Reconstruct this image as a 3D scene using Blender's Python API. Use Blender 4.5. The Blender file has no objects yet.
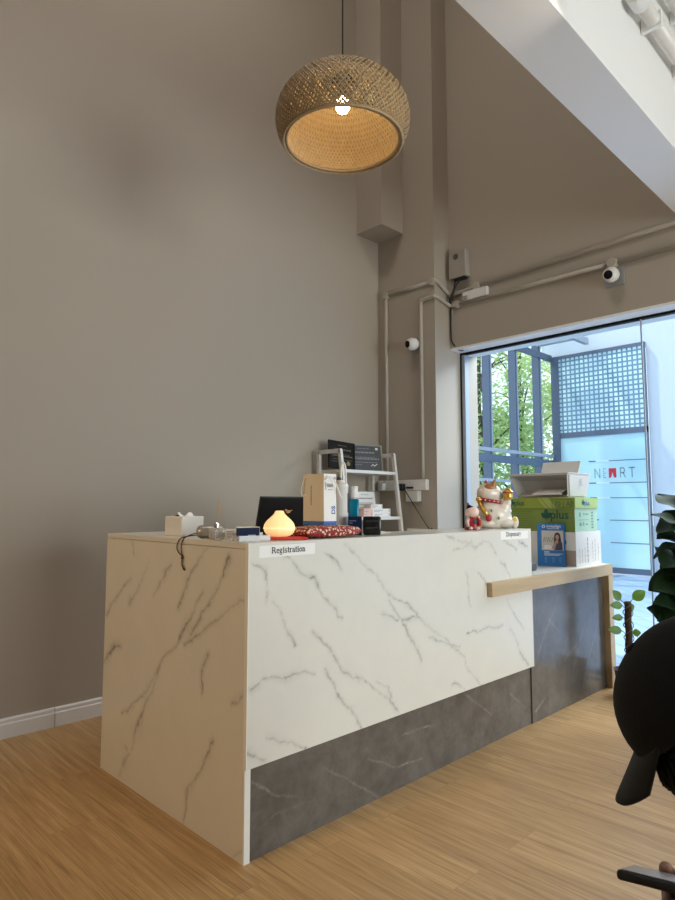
import bpy, bmesh, math, random
import numpy as np

EXPO = 0.0
EBULB = 40
ECEIL = 15
WS = 2.0
SUN = 4.5
SHOP = 285
SHOPC = (1,.93,.84)
RWIN = 380
SHADOW_SPOT = 10
SPOTS = [(-2.2, 2.3, 2.3, (1.35, 2.45, .7), 165, (1,.69,.38), 42, 'added warm lamp out of view on the left wall')]
VF = [[(1.833,1.066),(1.9,1.025),(1.97,0.954),(2.102,0.856),(2.227,0.783),(2.325,0.7),(2.5,0.603),(2.668,0.457),(2.806,0.32)],[(1.657,0.746),(1.742,0.667),(1.832,0.563),(1.967,0.492),(2.097,0.39),(2.157,0.329)],[(1.73,0.581),(1.793,0.472),(1.871,0.393),(1.938,0.314)],[(1.364,0.592),(1.425,0.601),(1.521,0.583),(1.588,0.598),(1.669,0.584)],[(1.453,0.875),(1.508,0.803),(1.564,0.711)],[(1.516,1.037),(1.656,0.941),(1.729,0.855),(1.819,0.764)],[(2.056,0.763),(2.147,0.722),(2.292,0.714)],[(2.102,0.826),(2.178,0.718),(2.273,0.615),(2.339,0.513)],[(2.692,0.597),(2.837,0.584),(3.038,0.586)],[(3.108,0.552),(3.2,0.44),(3.296,0.337)],[(3.068,0.728),(3.159,0.62),(3.255,0.532)],[(1.358,1.022),(1.42,0.993),(1.442,0.942),(1.432,0.877)],[(1.358,0.369),(1.429,0.319)],[(1.438,0.403),(1.545,0.36),(1.624,0.323)],[(1.717,1.044),(1.78,1.004),(1.819,0.965)],[(2.024,0.5),(2.098,0.448),(2.112,0.378)],[(2.568,0.366),(2.664,0.325)],[(2.375,0.631),(2.517,0.568),(2.631,0.529)],[(2.54,1.077),(2.598,1.06)],[(2.637,1.055),(2.705,1.041),(2.781,1.002),(2.847,1.035),(2.906,1.024),(2.988,0.959)],[(3.071,1.043),(3.192,0.973)],[(3.025,0.915),(3.088,0.874),(3.134,0.824)],[(2.812,0.873),(2.883,0.804)],[(2.693,0.882),(2.725,0.81),(2.73,0.733)],[(3.211,1.024),(3.314,0.985)],[(2.596,0.996),(2.677,1.015),(2.747,1.031)]]
VL = [[(2.943,0.714),(2.841,0.811),(2.702,0.898)],[(2.714,0.769),(2.622,0.869),(2.535,0.973)],[(2.509,0.827),(2.425,0.912),(2.36,0.976)],[(2.288,0.825),(2.199,0.947),(2.086,1.073)],[(2.191,0.725),(2.078,0.833),(1.999,0.948),(1.948,1.034)],[(2.235,0.671),(2.104,0.753),(1.968,0.831),(1.843,0.896)],[(2.766,0.022),(2.64,0.205),(2.539,0.384),(2.409,0.577),(2.297,0.661),(2.208,0.77),(2.109,0.892)],[(2.763,0.281),(2.559,0.414),(2.491,0.495),(2.36,0.619)],[(2.223,0.007),(2.197,0.121),(2.114,0.221),(2.021,0.357)],[(2.11,0.523),(2.099,0.601),(2.067,0.667)],[(2.728,0.059),(2.675,0.144),(2.707,0.162)],[(2.948,0.484),(2.866,0.563),(2.784,0.586)],[(1.907,-0.008),(1.836,0.046)],[(2.7,1.064),(2.681,1.001)],[(1.909,0.521),(1.848,0.562)]]
VB = [[(1.731,0.215),(1.87,0.123),(2.064,-0.009)],[(2.203,0.218),(2.384,0.214),(2.526,0.191)],[(2.682,0.297),(2.928,0.143)],[(1.369,0.271),(1.492,0.187),(1.648,0.122)],[(3.114,0.209),(3.331,0.064)],[(1.411,0.089),(1.493,0.123),(1.695,0.107)],[(1.979,0.182),(2.154,0.096),(2.347,0.082)]]
VR = [[(3.558,0.551),(3.7,0.455)],[(3.969,0.051),(4.091,0.245),(4.269,0.481),(4.329,0.628)],[(3.352,0.287),(3.499,0.458),(3.696,0.672)],[(3.857,0.196),(4.045,0.471)],[(3.373,0.061),(3.587,0.145)],[(3.746,0.285),(3.909,0.346)]]
from mathutils import Vector, Matrix, noise
R_ = math.radians
PI = math.pi
sc = bpy.context.scene
COL = sc.collection
random.seed(7)

# ---------------------------------------------------------------- materials
def nodes(name):
    m = bpy.data.materials.new(name); m.use_nodes = True
    nt = m.node_tree
    return m, nt, nt.nodes['Principled BSDF']
def mat(name, col, rough=.5, metal=0, bump=0, bscale=200, spec=.5, trans=0, emit=0, ecol=None, var=0, vscale=8, coat=0, alpha=1):
    m, nt, p = nodes(name)
    c = (*col, 1)
    p.inputs['Base Color'].default_value = c
    p.inputs['Roughness'].default_value = rough
    p.inputs['Metallic'].default_value = metal
    p.inputs['Specular IOR Level'].default_value = spec
    p.inputs['Transmission Weight'].default_value = trans
    p.inputs['Coat Weight'].default_value = coat
    p.inputs['Alpha'].default_value = alpha
    if emit:
        p.inputs['Emission Color'].default_value = (*(ecol or col), 1)
        p.inputs['Emission Strength'].default_value = emit
    tc = nt.nodes.new('ShaderNodeTexCoord')
    n = nt.nodes.new('ShaderNodeTexNoise')
    n.inputs['Scale'].default_value = vscale; n.inputs['Detail'].default_value = 4
    nt.links.new(tc.outputs['Object'], n.inputs['Vector'])
    mx = nt.nodes.new('ShaderNodeMixRGB'); mx.blend_type = 'MULTIPLY'
    mx.inputs['Fac'].default_value = var
    mx.inputs['Color1'].default_value = c
    nt.links.new(n.outputs['Fac'], mx.inputs['Color2'])
    if var: nt.links.new(mx.outputs['Color'], p.inputs['Base Color'])
    if bump:
        n2 = nt.nodes.new('ShaderNodeTexNoise'); n2.inputs['Scale'].default_value = bscale
        nt.links.new(tc.outputs['Object'], n2.inputs['Vector'])
        b = nt.nodes.new('ShaderNodeBump'); b.inputs['Strength'].default_value = bump; b.inputs['Distance'].default_value = .004
        nt.links.new(n2.outputs['Fac'], b.inputs['Height']); nt.links.new(b.outputs['Normal'], p.inputs['Normal'])
    return m
def ramp(nt, src, stops):
    r = nt.nodes.new('ShaderNodeValToRGB'); e = r.color_ramp.elements
    while len(e) < len(stops): e.new(.5)
    for k, (pos, c) in enumerate(stops):
        e[k].position = pos; e[k].color = (*c, 1) if len(c) == 3 else c
    nt.links.new(src, r.inputs['Fac']); return r.outputs['Color']
def mapped(nt, scale, rot=(0,0,0), loc=(0,0,0)):
    tc = nt.nodes.new('ShaderNodeTexCoord'); mp = nt.nodes.new('ShaderNodeMapping')
    mp.inputs['Scale'].default_value = scale; mp.inputs['Rotation'].default_value = rot; mp.inputs['Location'].default_value = loc
    nt.links.new(tc.outputs['Object'], mp.inputs['Vector']); return mp.outputs['Vector']
def noise_tex(nt, vec, scale, detail=5, rough=.6, dist=0):
    n = nt.nodes.new('ShaderNodeTexNoise'); n.inputs['Scale'].default_value = scale
    n.inputs['Detail'].default_value = detail; n.inputs['Roughness'].default_value = rough; n.inputs['Distortion'].default_value = dist
    nt.links.new(vec, n.inputs['Vector']); return n.outputs['Fac']
def mixc(nt, fac, a, b, mode='MIX'):
    mx = nt.nodes.new('ShaderNodeMixRGB'); mx.blend_type = mode
    for s, v in (('Fac', fac), ('Color1', a), ('Color2', b)):
        if isinstance(v, (int, float)): mx.inputs[s].default_value = v
        elif isinstance(v, tuple): mx.inputs[s].default_value = (*v, 1)
        else: nt.links.new(v, mx.inputs[s])
    return mx.outputs['Color']
def mathn(nt, op, a, b):
    n = nt.nodes.new('ShaderNodeMath'); n.operation = op; n.use_clamp = True
    for k, v in enumerate((a, b)):
        if isinstance(v, (int, float)): n.inputs[k].default_value = v
        else: nt.links.new(v, n.inputs[k])
    return n.outputs[0]

def marble(name, base, veincol, cloudcol, rough, cs=5, cd=.6, cr=.6):
    m, nt, p = nodes(name)
    at = nt.nodes.new('ShaderNodeAttribute'); at.attribute_name = 'vein'
    sep = nt.nodes.new('ShaderNodeSeparateColor'); nt.links.new(at.outputs['Color'], sep.inputs[0])
    v = mapped(nt, (1,1,1))
    n1 = noise_tex(nt, v, cs, 10, cr, cd)
    cloud = ramp(nt, n1, [(.36, (0,0,0)), (.68, (1,1,1))])
    c = mixc(nt, mathn(nt, 'MULTIPLY', cloud, .55), base, cloudcol)
    n2 = noise_tex(nt, v, 22, 6, .7, 1.0)
    patch = ramp(nt, n2, [(.36, (.25,.25,.25)), (.62, (1,1,1))])
    c = mixc(nt, mathn(nt, 'MULTIPLY', sep.outputs[1], mathn(nt, 'MULTIPLY', patch, .36)), c, veincol)
    c = mixc(nt, mathn(nt, 'MULTIPLY', sep.outputs[0], patch), c, veincol)
    nt.links.new(c, p.inputs['Base Color'])
    p.inputs['Roughness'].default_value = rough
    return m
def wood(name, c1, c2, scale, rough=.45, axis=0):
    m, nt, p = nodes(name)
    s = [18, 18, 18]; s[axis] = 1.2
    v = mapped(nt, tuple(q*scale for q in s))
    g = noise_tex(nt, v, 1.5, 8, .65, .6)
    c = ramp(nt, g, [(.3, c2), (.7, c1)])
    nt.links.new(c, p.inputs['Base Color']); p.inputs['Roughness'].default_value = rough
    return m
def floor_mat():
    m, nt, p = nodes('oak laminate planks')
    v = mapped(nt, (1,1,1), (0,0,R_(90)))
    br = nt.nodes.new('ShaderNodeTexBrick'); nt.links.new(v, br.inputs['Vector'])
    br.inputs['Scale'].default_value = 1; br.inputs['Brick Width'].default_value = 1.25; br.inputs['Row Height'].default_value = .19
    br.inputs['Mortar Size'].default_value = .0012; br.inputs['Mortar Smooth'].default_value = .3; br.offset = .37
    br.inputs['Color1'].default_value = (.1,.1,.1,1); br.inputs['Color2'].default_value = (.9,.9,.9,1); br.inputs['Mortar'].default_value = (.3,.3,.3,1)
    # shift the grain plank by plank
    va = nt.nodes.new('ShaderNodeVectorMath'); va.operation = 'ADD'
    sc_ = nt.nodes.new('ShaderNodeVectorMath'); sc_.operation = 'MULTIPLY'
    nt.links.new(br.outputs['Color'], sc_.inputs[0]); sc_.inputs[1].default_value = (7, 3, 5)
    nt.links.new(v, va.inputs[0]); nt.links.new(sc_.outputs[0], va.inputs[1])
    mp = nt.nodes.new('ShaderNodeMapping'); mp.inputs['Scale'].default_value = (1.2, 30, 1)
    nt.links.new(va.outputs[0], mp.inputs['Vector'])
    g1 = noise_tex(nt, mp.outputs[0], 1.6, 9, .68, .8)
    mp2 = nt.nodes.new('ShaderNodeMapping'); mp2.inputs['Scale'].default_value = (3, 80, 1)
    nt.links.new(va.outputs[0], mp2.inputs['Vector'])
    g2 = noise_tex(nt, mp2.outputs[0], 1.5, 4, .6, .2)
    wv = nt.nodes.new('ShaderNodeTexWave'); wv.wave_type = 'RINGS'; wv.rings_direction = 'X'
    mp3 = nt.nodes.new('ShaderNodeMapping'); mp3.inputs['Scale'].default_value = (.35, 6.5, 1)
    nt.links.new(va.outputs[0], mp3.inputs['Vector']); nt.links.new(mp3.outputs[0], wv.inputs['Vector'])
    wv.inputs['Scale'].default_value = 5; wv.inputs['Distortion'].default_value = 7; wv.inputs['Detail'].default_value = 3; wv.inputs['Detail Scale'].default_value = 1.2
    c = ramp(nt, g1, [(.25, FL[0]), (.5, FL[1]), (.75, FL[2])])
    c = mixc(nt, .22, c, ramp(nt, wv.outputs['Fac'], [(.0, (.35,.30,.25)), (.35, (.9,.88,.85)), (1, (1,1,1))]), 'MULTIPLY')
    c = mixc(nt, .35, c, ramp(nt, g2, [(.3, (.5,.45,.4)), (.6, (1,1,1))]), 'MULTIPLY')
    c = mixc(nt, .14, c, br.outputs['Color'], 'SOFT_LIGHT')
    c = mixc(nt, mathn(nt, 'MULTIPLY', br.outputs['Fac'], .28), c, (.12,.07,.035))
    nt.links.new(c, p.inputs['Base Color'])
    p.inputs['Roughness'].default_value = .42
    p.inputs['Specular IOR Level'].default_value = .45
    b = nt.nodes.new('ShaderNodeBump'); b.inputs['Strength'].default_value = .08; b.inputs['Distance'].default_value = .002
    nt.links.new(g1, b.inputs['Height']); nt.links.new(b.outputs['Normal'], p.inputs['Normal'])
    return m
FL = [(.22,.115,.040), (.425,.255,.105), (.58,.375,.18)]

# ---------------------------------------------------------------- mesh helpers
class B:
    def __init__(s): s.bm = bmesh.new()
    def _xf(s, vs, M):
        if M is not None:
            for v in vs: v.co = M @ v.co
    def box(s, x0, x1, y0, y1, z0, z1, bev=0, M=None, seg=2):
        r = bmesh.ops.create_cube(s.bm, size=1); vs = r['verts']
        for v in vs:
            v.co = Vector(((x0+x1)/2+v.co.x*(x1-x0), (y0+y1)/2+v.co.y*(y1-y0), (z0+z1)/2+v.co.z*(z1-z0)))
        if bev:
            es = {e for v in vs for e in v.link_edges}
            r = bmesh.ops.bevel(s.bm, geom=list(es), offset=bev, segments=seg, affect='EDGES', profile=.5)
            vs = list({v for f in r['faces'] for v in f.verts} | {v for v in vs if v.is_valid})
        s._xf(vs, M); return s
    def lathe(s, prof, seg=32, M=None, cap=True):
        rings = []; vs = []
        for r, z in prof:
            if r < 1e-6:
                v = s.bm.verts.new((0,0,z)); rings.append([v]); vs.append(v)
            else:
                ring = [s.bm.verts.new((r*math.cos(2*PI*k/seg), r*math.sin(2*PI*k/seg), z)) for k in range(seg)]
                rings.append(ring); vs += ring
        for a, b in zip(rings, rings[1:]):
            if len(a) == 1 and len(b) == 1: continue
            for k in range(seg):
                k2 = (k+1) % seg
                if len(a) == 1: s.bm.faces.new((a[0], b[k2], b[k]))
                elif len(b) == 1: s.bm.faces.new((a[k], a[k2], b[0]))
                else: s.bm.faces.new((a[k], a[k2], b[k2], b[k]))
        if cap:
            if len(rings[0]) > 1: s.bm.faces.new(rings[0][::-1])
            if len(rings[-1]) > 1: s.bm.faces.new(rings[-1])
        s._xf(vs, M); return s
    def tube(s, pts, r, seg=10, closed=False, M=None):
        pts = [Vector(p) for p in pts]; n = len(pts); rad = r if isinstance(r, (list, tuple)) else [r]*n
        prev = None; rings = []; vs = []
        for k, p in enumerate(pts):
            if closed: t = pts[(k+1) % n]-pts[k-1]
            else: t = pts[min(k+1, n-1)]-pts[max(k-1, 0)]
            t.normalize()
            if prev is None:
                a = Vector((0,0,1)) if abs(t.z) < .9 else Vector((1,0,0))
                u = t.cross(a).normalized()
            else:
                u = (prev-t*prev.dot(t)).normalized()
            prev = u; w = t.cross(u)
            ring = [s.bm.verts.new(p+(u*math.cos(2*PI*j/seg)+w*math.sin(2*PI*j/seg))*rad[k]) for j in range(seg)]
            rings.append(ring); vs += ring
        pr = list(zip(rings, rings[1:]))
        if closed: pr.append((rings[-1], rings[0]))
        for a, b in pr:
            for j in range(seg):
                s.bm.faces.new((a[j], a[(j+1) % seg], b[(j+1) % seg], b[j]))
        if not closed:
            s.bm.faces.new(rings[0][::-1]); s.bm.faces.new(rings[-1])
        s._xf(vs, M); return s
    def ball(s, c, r, M=None, u=20, v=14):
        rr = (r,r,r) if isinstance(r, (int,float)) else r
        o = bmesh.ops.create_uvsphere(s.bm, u_segments=u, v_segments=v, radius=1)
        for q in o['verts']: q.co = Vector((c[0]+q.co.x*rr[0], c[1]+q.co.y*rr[1], c[2]+q.co.z*rr[2]))
        s._xf(o['verts'], M); return s
    def prism(s, poly, d0, d1, M=None):   # polygon in xz, extruded along y
        a = [s.bm.verts.new((x, d0, z)) for x, z in poly]; b = [s.bm.verts.new((x, d1, z)) for x, z in poly]
        s.bm.faces.new(a); s.bm.faces.new(b[::-1]); n = len(a)
        for k in range(n): s.bm.faces.new((a[k], b[k], b[(k+1) % n], a[(k+1) % n]))
        s._xf(a+b, M); return s
    def quad(s, pts, M=None):
        vs = [s.bm.verts.new(p) for p in pts]; s.bm.faces.new(vs); s._xf(vs, M); return s
    def stroke(s, pts, w, M=None, y=0):   # flat lettering stroke in the xz plane
        for (x0,z0), (x1,z1) in zip(pts, pts[1:]):
            d = Vector((x1-x0, z1-z0)); L = d.length
            if L < 1e-6: continue
            d /= L; nx, nz = -d.y*w/2, d.x*w/2; ex, ez = d.x*w*.25, d.y*w*.25
            s.quad([(x0-ex+nx, y, z0-ez+nz), (x0-ex-nx, y, z0-ez-nz), (x1+ex-nx, y, z1+ez-nz), (x1+ex+nx, y, z1+ez+nz)], M)
        return s
    def build(s, name, m, parent=None, smooth=False, loc=None, rot=None, subsurf=0, auto=None):
        me = bpy.data.meshes.new(name)
        bmesh.ops.recalc_face_normals(s.bm, faces=s.bm.faces[:])
        s.bm.to_mesh(me); s.bm.free()
        return link(name, me, m, parent, smooth, loc, rot, subsurf, auto)
def link(name, me, m, parent=None, smooth=False, loc=None, rot=None, subsurf=0, auto=None):
    o = bpy.data.objects.new(name, me); COL.objects.link(o)
    if m: me.materials.clear(); me.materials.append(m)
    if parent: o.parent = parent
    if loc is not None: o.location = loc
    if rot is not None: o.rotation_euler = rot
    if smooth: me.shade_smooth()
    if auto is not None: me.shade_smooth(); me.set_sharp_from_angle(angle=R_(auto))
    if subsurf:
        q = o.modifiers.new('s', 'SUBSURF'); q.levels = q.render_levels = subsurf
    return o
def tag(o, label=None, cat=None, group=None, kind=None):
    for k, v in (('label', label), ('category', cat), ('group', group), ('kind', kind)):
        if v: o[k] = v
    return o
def thing(name, label, cat, loc=(0,0,0), rz=0, group=None):
    o = bpy.data.objects.new(name, None); COL.objects.link(o); o.empty_display_size = .1
    o.location = loc; o.rotation_euler = (0,0,rz)
    return tag(o, label, cat, group)
def struct(o): o['kind'] = 'structure'; return o
def baked(o, name, m, parent=None, smooth=True):     # modifiers of a temporary object -> plain mesh
    dg = bpy.context.evaluated_depsgraph_get(); dg.update()
    me = bpy.data.meshes.new_from_object(o.evaluated_get(dg))
    old = o.data; bpy.data.objects.remove(o); 
    return link(name, me, m, parent, smooth)
def blob(parts, name, m, parent=None, vox=.004, it=6):
    b = B()
    for c, r in parts: b.ball(c, r, u=24, v=16)
    o = b.build('t', m); q = o.modifiers.new('r', 'REMESH'); q.mode = 'VOXEL'; q.voxel_size = vox
    q = o.modifiers.new('s', 'SMOOTH'); q.factor = .5; q.iterations = it
    return baked(o, name, m, parent)
def skin(verts, edges, radii, m, name, parent=None, sub=2, root=0):
    me = bpy.data.meshes.new('t'); me.from_pydata(verts, edges, [])
    o = bpy.data.objects.new('t', me); COL.objects.link(o)
    o.modifiers.new('k', 'SKIN'); q = o.modifiers.new('s', 'SUBSURF'); q.levels = q.render_levels = sub
    if not me.skin_vertices: me.attributes.new('skin_vertices', 'FLOAT', 'POINT') if False else None
    return o
def text(body, size, m, parent, M, name='lettering', bold=0, align='LEFT', sx=1, sp=1):
    cu = bpy.data.curves.new('t', 'FONT'); cu.body = body; cu.size = size; cu.align_x = align; cu.offset = bold; cu.space_character = sp
    o = bpy.data.objects.new('t', cu); COL.objects.link(o)
    dg = bpy.context.evaluated_depsgraph_get(); dg.update()
    me = bpy.data.meshes.new_from_object(o.evaluated_get(dg)); bpy.data.objects.remove(o)
    me.transform(M @ Matrix.Diagonal((sx,1,1,1)))
    return link(name, me, m, parent)
def XZ(x, y, z):   # text plane: letters run along +x, up +z, read from -y
    return Matrix.Translation((x,y,z)) @ Matrix.Rotation(R_(90), 4, 'X')
def YZ(x, y, z):   # letters run along -y, up +z, read from -x
    return Matrix.Translation((x,y,z)) @ Matrix.Rotation(R_(-90), 4, 'Z') @ Matrix.Rotation(R_(90), 4, 'X')
def marble_panel(name, m, plane, c, a0, a1, z0, z1, thick, veins, parent, step=.005, core=.0027, halo=.015, LO=.38, warp=1, seed=0):
    # a slab whose show face is a fine grid carrying the vein pattern as an attribute
    na = max(2, int((a1-a0)/step)+1); nz = max(2, int((z1-z0)/step)+1)
    A = np.linspace(a0, a1, na); Z = np.linspace(z0, z1, nz)
    ga, gz = np.meshgrid(A, Z, indexing='ij'); P = np.stack([ga.ravel(), gz.ravel()], 1)
    W = np.array([[noise.noise(Vector((p[0]*9, p[1]*9, seed)))*.022+noise.noise(Vector((p[0]*35, p[1]*35, seed+3)))*.009,
                   noise.noise(Vector((p[0]*9+40, p[1]*9, seed)))*.022+noise.noise(Vector((p[0]*35+40, p[1]*35, seed+3)))*.009] for p in P])
    wid = np.array([.55+.9*abs(noise.noise(Vector((p[0]*6, p[1]*6, seed+9)))) for p in P])
    Q = P+W*warp; best = np.full(len(Q), 9.)
    for pl in veins:
        for (xa,za), (xb,zb) in zip(pl, pl[1:]):
            a = np.array([xa,za]); d = np.array([xb-xa, zb-za]); L = (d@d) or 1e-9
            t = np.clip(((Q-a)@d)/L, 0, 1); best = np.minimum(best, np.linalg.norm(Q-a-t[:,None]*d, axis=1))
    fade = np.array([LO+(1-LO)*min(1, max(0, .5+1.5*noise.noise(Vector((p[0]*5+7, p[1]*5, seed+17))))) for p in P])
    v1 = np.exp(-(best/(core*wid))**2)*fade; v2 = np.exp(-(best/(halo*wid))**2)*fade
    n = na*nz
    def P3(a, z, off): return (a, c+off, z) if plane == 'y' else (c+off, a, z)
    vs = [P3(p[0], p[1], 0) for p in P]; fs = []
    for i in range(na-1):
        for j in range(nz-1):
            k = i*nz+j; fs.append((k, k+nz, k+nz+1, k+1))
    k0 = n; vs += [P3(a, z, thick) for a, z in ((a0,z0),(a1,z0),(a1,z1),(a0,z1))]
    fs.append((k0, k0+1, k0+2, k0+3))
    bot = [i*nz for i in range(na)]; top = [i*nz+nz-1 for i in range(na)]
    lef = list(range(nz)); rig = [(na-1)*nz+j for j in range(nz)]
    fs += [tuple(bot)+(k0+1, k0), tuple(top)+(k0+2, k0+3), tuple(lef)+(k0+3, k0), tuple(rig)+(k0+2, k0+1)]
    me = bpy.data.meshes.new(name); me.from_pydata(vs, [], fs)
    at = me.color_attributes.new('vein', 'FLOAT_COLOR', 'POINT')
    col = np.zeros((len(vs), 4)); col[:n,0] = v1; col[:n,1] = v2; col[:,3] = 1
    at.data.foreach_set('color', col.ravel().astype(np.float32))
    bm = bmesh.new(); bm.from_mesh(me); bmesh.ops.recalc_face_normals(bm, faces=bm.faces[:]); bm.to_mesh(me); bm.free()
    return link(name, me, m, parent)
# ---------------------------------------------------------------- camera
FPX = 626.; pitch = R_(5.03); yaw = R_(45.5); CAMH = 1.226
Fv = Vector((math.cos(yaw)*math.cos(pitch), math.sin(yaw)*math.cos(pitch), math.sin(pitch)))
Rv = Vector((math.sin(yaw), -math.cos(yaw), 0)); Uv = Rv.cross(Fv)
cam = bpy.data.cameras.new('camera'); co = bpy.data.objects.new('camera', cam); COL.objects.link(co)
cam.sensor_fit = 'HORIZONTAL'; cam.sensor_width = 36; cam.lens = FPX/675*36; cam.clip_start = .02
co.matrix_world = Matrix(((Rv.x, Uv.x, -Fv.x, 0), (Rv.y, Uv.y, -Fv.y, 0), (Rv.z, Uv.z, -Fv.z, CAMH), (0,0,0,1)))
sc.camera = co
sc.view_settings.view_transform = 'Standard'; sc.view_settings.look = 'None'; sc.view_settings.gamma = 1
sc.view_settings.use_curve_mapping = False; sc.view_settings.exposure = EXPO
sc.cycles.use_denoising = True
sc.cycles.max_bounces = 10; sc.cycles.transparent_max_bounces = 16; sc.cycles.sample_clamp_indirect = 6
sc.cycles.caustics_reflective = False; sc.cycles.caustics_refractive = False

# ---------------------------------------------------------------- materials
M = {}
M['wall'] = mat('greige paint', (.392,.345,.288), .75, bump=.05, bscale=250)
M['pwall'] = mat('greige gloss paint', (.392,.345,.288), .45, bump=.05, bscale=250)
M['white'] = mat('white paint', (.80,.80,.79), .6)
M['skirting'] = mat('white skirting paint', (.72,.70,.69), .4)
M['floor'] = floor_mat()
M['marble'] = marble('white marble laminate', (.72,.70,.64), (.12,.112,.105), (.665,.645,.60), .28)
M['stone'] = marble('grey stone laminate', (.095,.084,.075), (.36,.33,.30), (.205,.185,.168), .16, 9, .15, .72)
M['edge'] = mat('white board edge', (.8,.79,.76), .4)
M['oak'] = wood('oak edging', (.52,.39,.23), (.42,.30,.165), 1, .45, 0)
M['oakv'] = wood('oak upright', (.52,.39,.23), (.42,.30,.165), 1, .45, 2)
M['oakdark'] = wood('oak shelf', (.30,.2,.11), (.22,.14,.08), 1, .45, 1)
M['wplastic'] = mat('white plastic', (.74,.73,.71), .35)
M['gplastic'] = mat('grey plastic', (.28,.28,.29), .4)
M['black'] = mat('black plastic', (.012,.012,.013), .35)
M['gloss'] = mat('black glossy screen back', (.008,.008,.009), .22)
M['cable'] = mat('black cable', (.01,.01,.01), .5)
M['tancable'] = mat('tan cable', (.32,.24,.12), .5)
M['conduit'] = mat('painted conduit', (.44,.395,.345), .45)
M['boxgrey'] = mat('grey painted metal', (.34,.31,.275), .45)
M['metal'] = mat('brushed silver grey', (.36,.35,.32), .34, .75)
M['chrome'] = mat('chrome', (.7,.7,.7), .15, 1)
M['bluealu'] = mat('blue grey aluminium', (.10,.135,.21), .4, .2)
M['alulight'] = mat('pale aluminium', (.38,.43,.5), .4, .2)
M['gasket'] = mat('black gasket', (.008,.008,.009), .6, spec=.15)
M['navy'] = mat('navy card', (.009,.016,.050), .6, spec=.12)
M['card'] = mat('white card', (.74,.73,.71), .6)
M['paper'] = mat('white paper', (.87,.86,.84), .7)
M['pinkcard'] = mat('pale pink card', (.72,.47,.41), .6)
M['greytext'] = mat('grey print', (.22,.21,.22), .7)
M['ink'] = mat('dark print', (.03,.03,.05), .7)
M['kraft'] = mat('kraft paper', (.76,.67,.52), .7, var=.08, vscale=30)
M['bluepr'] = mat('blue print', (.05,.15,.42), .55)
M['bluefly'] = mat('bright blue card', (.02,.16,.45), .4)
M['redcloth'] = None
M['red'] = mat('red felt', (.5,.02,.015), .6)
M['gold'] = mat('gold', (.72,.42,.09), .28, .9)
M['ceramic'] = mat('cream ceramic', (.74,.69,.62), .2)
M['pinkcer'] = mat('pale pink ceramic', (.76,.55,.50), .3)
M['brownpat'] = mat('orange brown glaze', (.34,.15,.04), .35)
M['redgl'] = mat('red glaze', (.42,.02,.03), .35, var=.3, vscale=60)
M['yellow'] = mat('yellow glaze', (.75,.55,.06), .4)
M['greengl'] = mat('green glaze', (.1,.25,.12), .4)
M['green'] = mat('olive green carton', (.21,.30,.055), .5, var=.25, vscale=6)
M['greenlid'] = mat('bright green carton lid', (.27,.36,.05), .5, var=.25, vscale=5)
M['mint'] = mat('mint carton side', (.42,.62,.48), .55)
M['limeside'] = mat('lime carton side', (.42,.56,.20), .55, var=.2, vscale=9)
M['dkgreen'] = mat('dark green print', (.01,.10,.075), .6)
M['printer'] = mat('white printer shell', (.60,.59,.575), .45)
M['printdark'] = mat('grey printer recess', (.36,.35,.335), .5)
M['teal'] = mat('teal liquid', (.0,.17,.27), .1, spec=.6)
M['clear'] = mat('clear plastic', (.75,.78,.82), .15, alpha=.35)
M['glassb'] = mat('bottle glass', (.85,.84,.8), .05, alpha=.22, spec=.8)
M['liquid'] = mat('pale amber liquid', (.55,.45,.28), .1, alpha=.7)
M['reed'] = mat('reed stick', (.50,.33,.16), .7)
M['leather'] = mat('dark brown leather', (.055,.02,.012), .5)
M['bamboo'] = mat('woven bamboo', (.46,.33,.18), .6, var=.35, vscale=40)
M['bamboolin'] = mat('pale bamboo lining', (.66,.49,.27), .6, var=.35, vscale=40)
M['bulb'] = mat('lit bulb', (1,.93,.8), .3, emit=EBULB, ecol=(1,.74,.42))
M['onion'] = mat('lit cream lamp', (.9,.72,.4), .5, emit=.54, ecol=(1,.66,.28))
M['leaf'] = mat('dark glossy leaf', (.011,.032,.010), .6, spec=.12, var=.4, vscale=14)
M['leaf2'] = mat('bright green leaf', (.13,.30,.035), .4, var=.3, vscale=20)
M['stem'] = mat('brown stem', (.09,.05,.025), .8)
M['moss'] = mat('coir moss pole', (.075,.045,.025), .95, bump=.6, bscale=120, var=.6, vscale=60)
M['pot'] = mat('dark ceramic pot', (.06,.03,.03), .5)
M['white_pot'] = mat('white pot', (.6,.6,.58), .5)
M['soil'] = mat('soil', (.03,.02,.015), .95)
M['cap'] = mat('black cap cloth', (.006,.006,.007), .9, bump=.5, bscale=500)
M['brim'] = mat('black brim cloth', (.014,.014,.015), .85)
M['hair'] = mat('black hair', (.008,.007,.007), .55)
M['skin'] = mat('skin', (.42,.23,.17), .55)
M['jacket'] = mat('black jacket', (.012,.012,.014), .8)
M['trousers'] = mat('dark trousers', (.03,.03,.04), .8)
M['phone'] = mat('black phone frame', (.012,.012,.014), .3)
M['phonescr'] = mat('phone glass painted glare', (.38,.38,.40), .22, spec=.9)  # pale grey base colour stands in for glare on the screen
M['outwall'] = mat('white plaster tinted daylight blue', (.60,.68,.78), .8, bump=.4, bscale=60)  # blue cast of cold daylight is put into the white plaster colour
M['frost'] = None
M['mosaic'] = None
M['foliage'] = None
M['trunk'] = mat('tree bark', (.09,.07,.05), .9)
M['chair'] = mat('grey upholstery', (.1,.1,.11), .8)
M['redlogo'] = mat('red sign mark', (.62,.02,.05), .5)
M['greysign'] = mat('grey sign letters', (.16,.20,.24), .5)
M['certgrey'] = mat('slate certificate', (.10,.105,.115), .6, spec=.2, var=.15, vscale=20)
M['certblack'] = mat('black certificate', (.012,.011,.010), .6, spec=.12)
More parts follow.
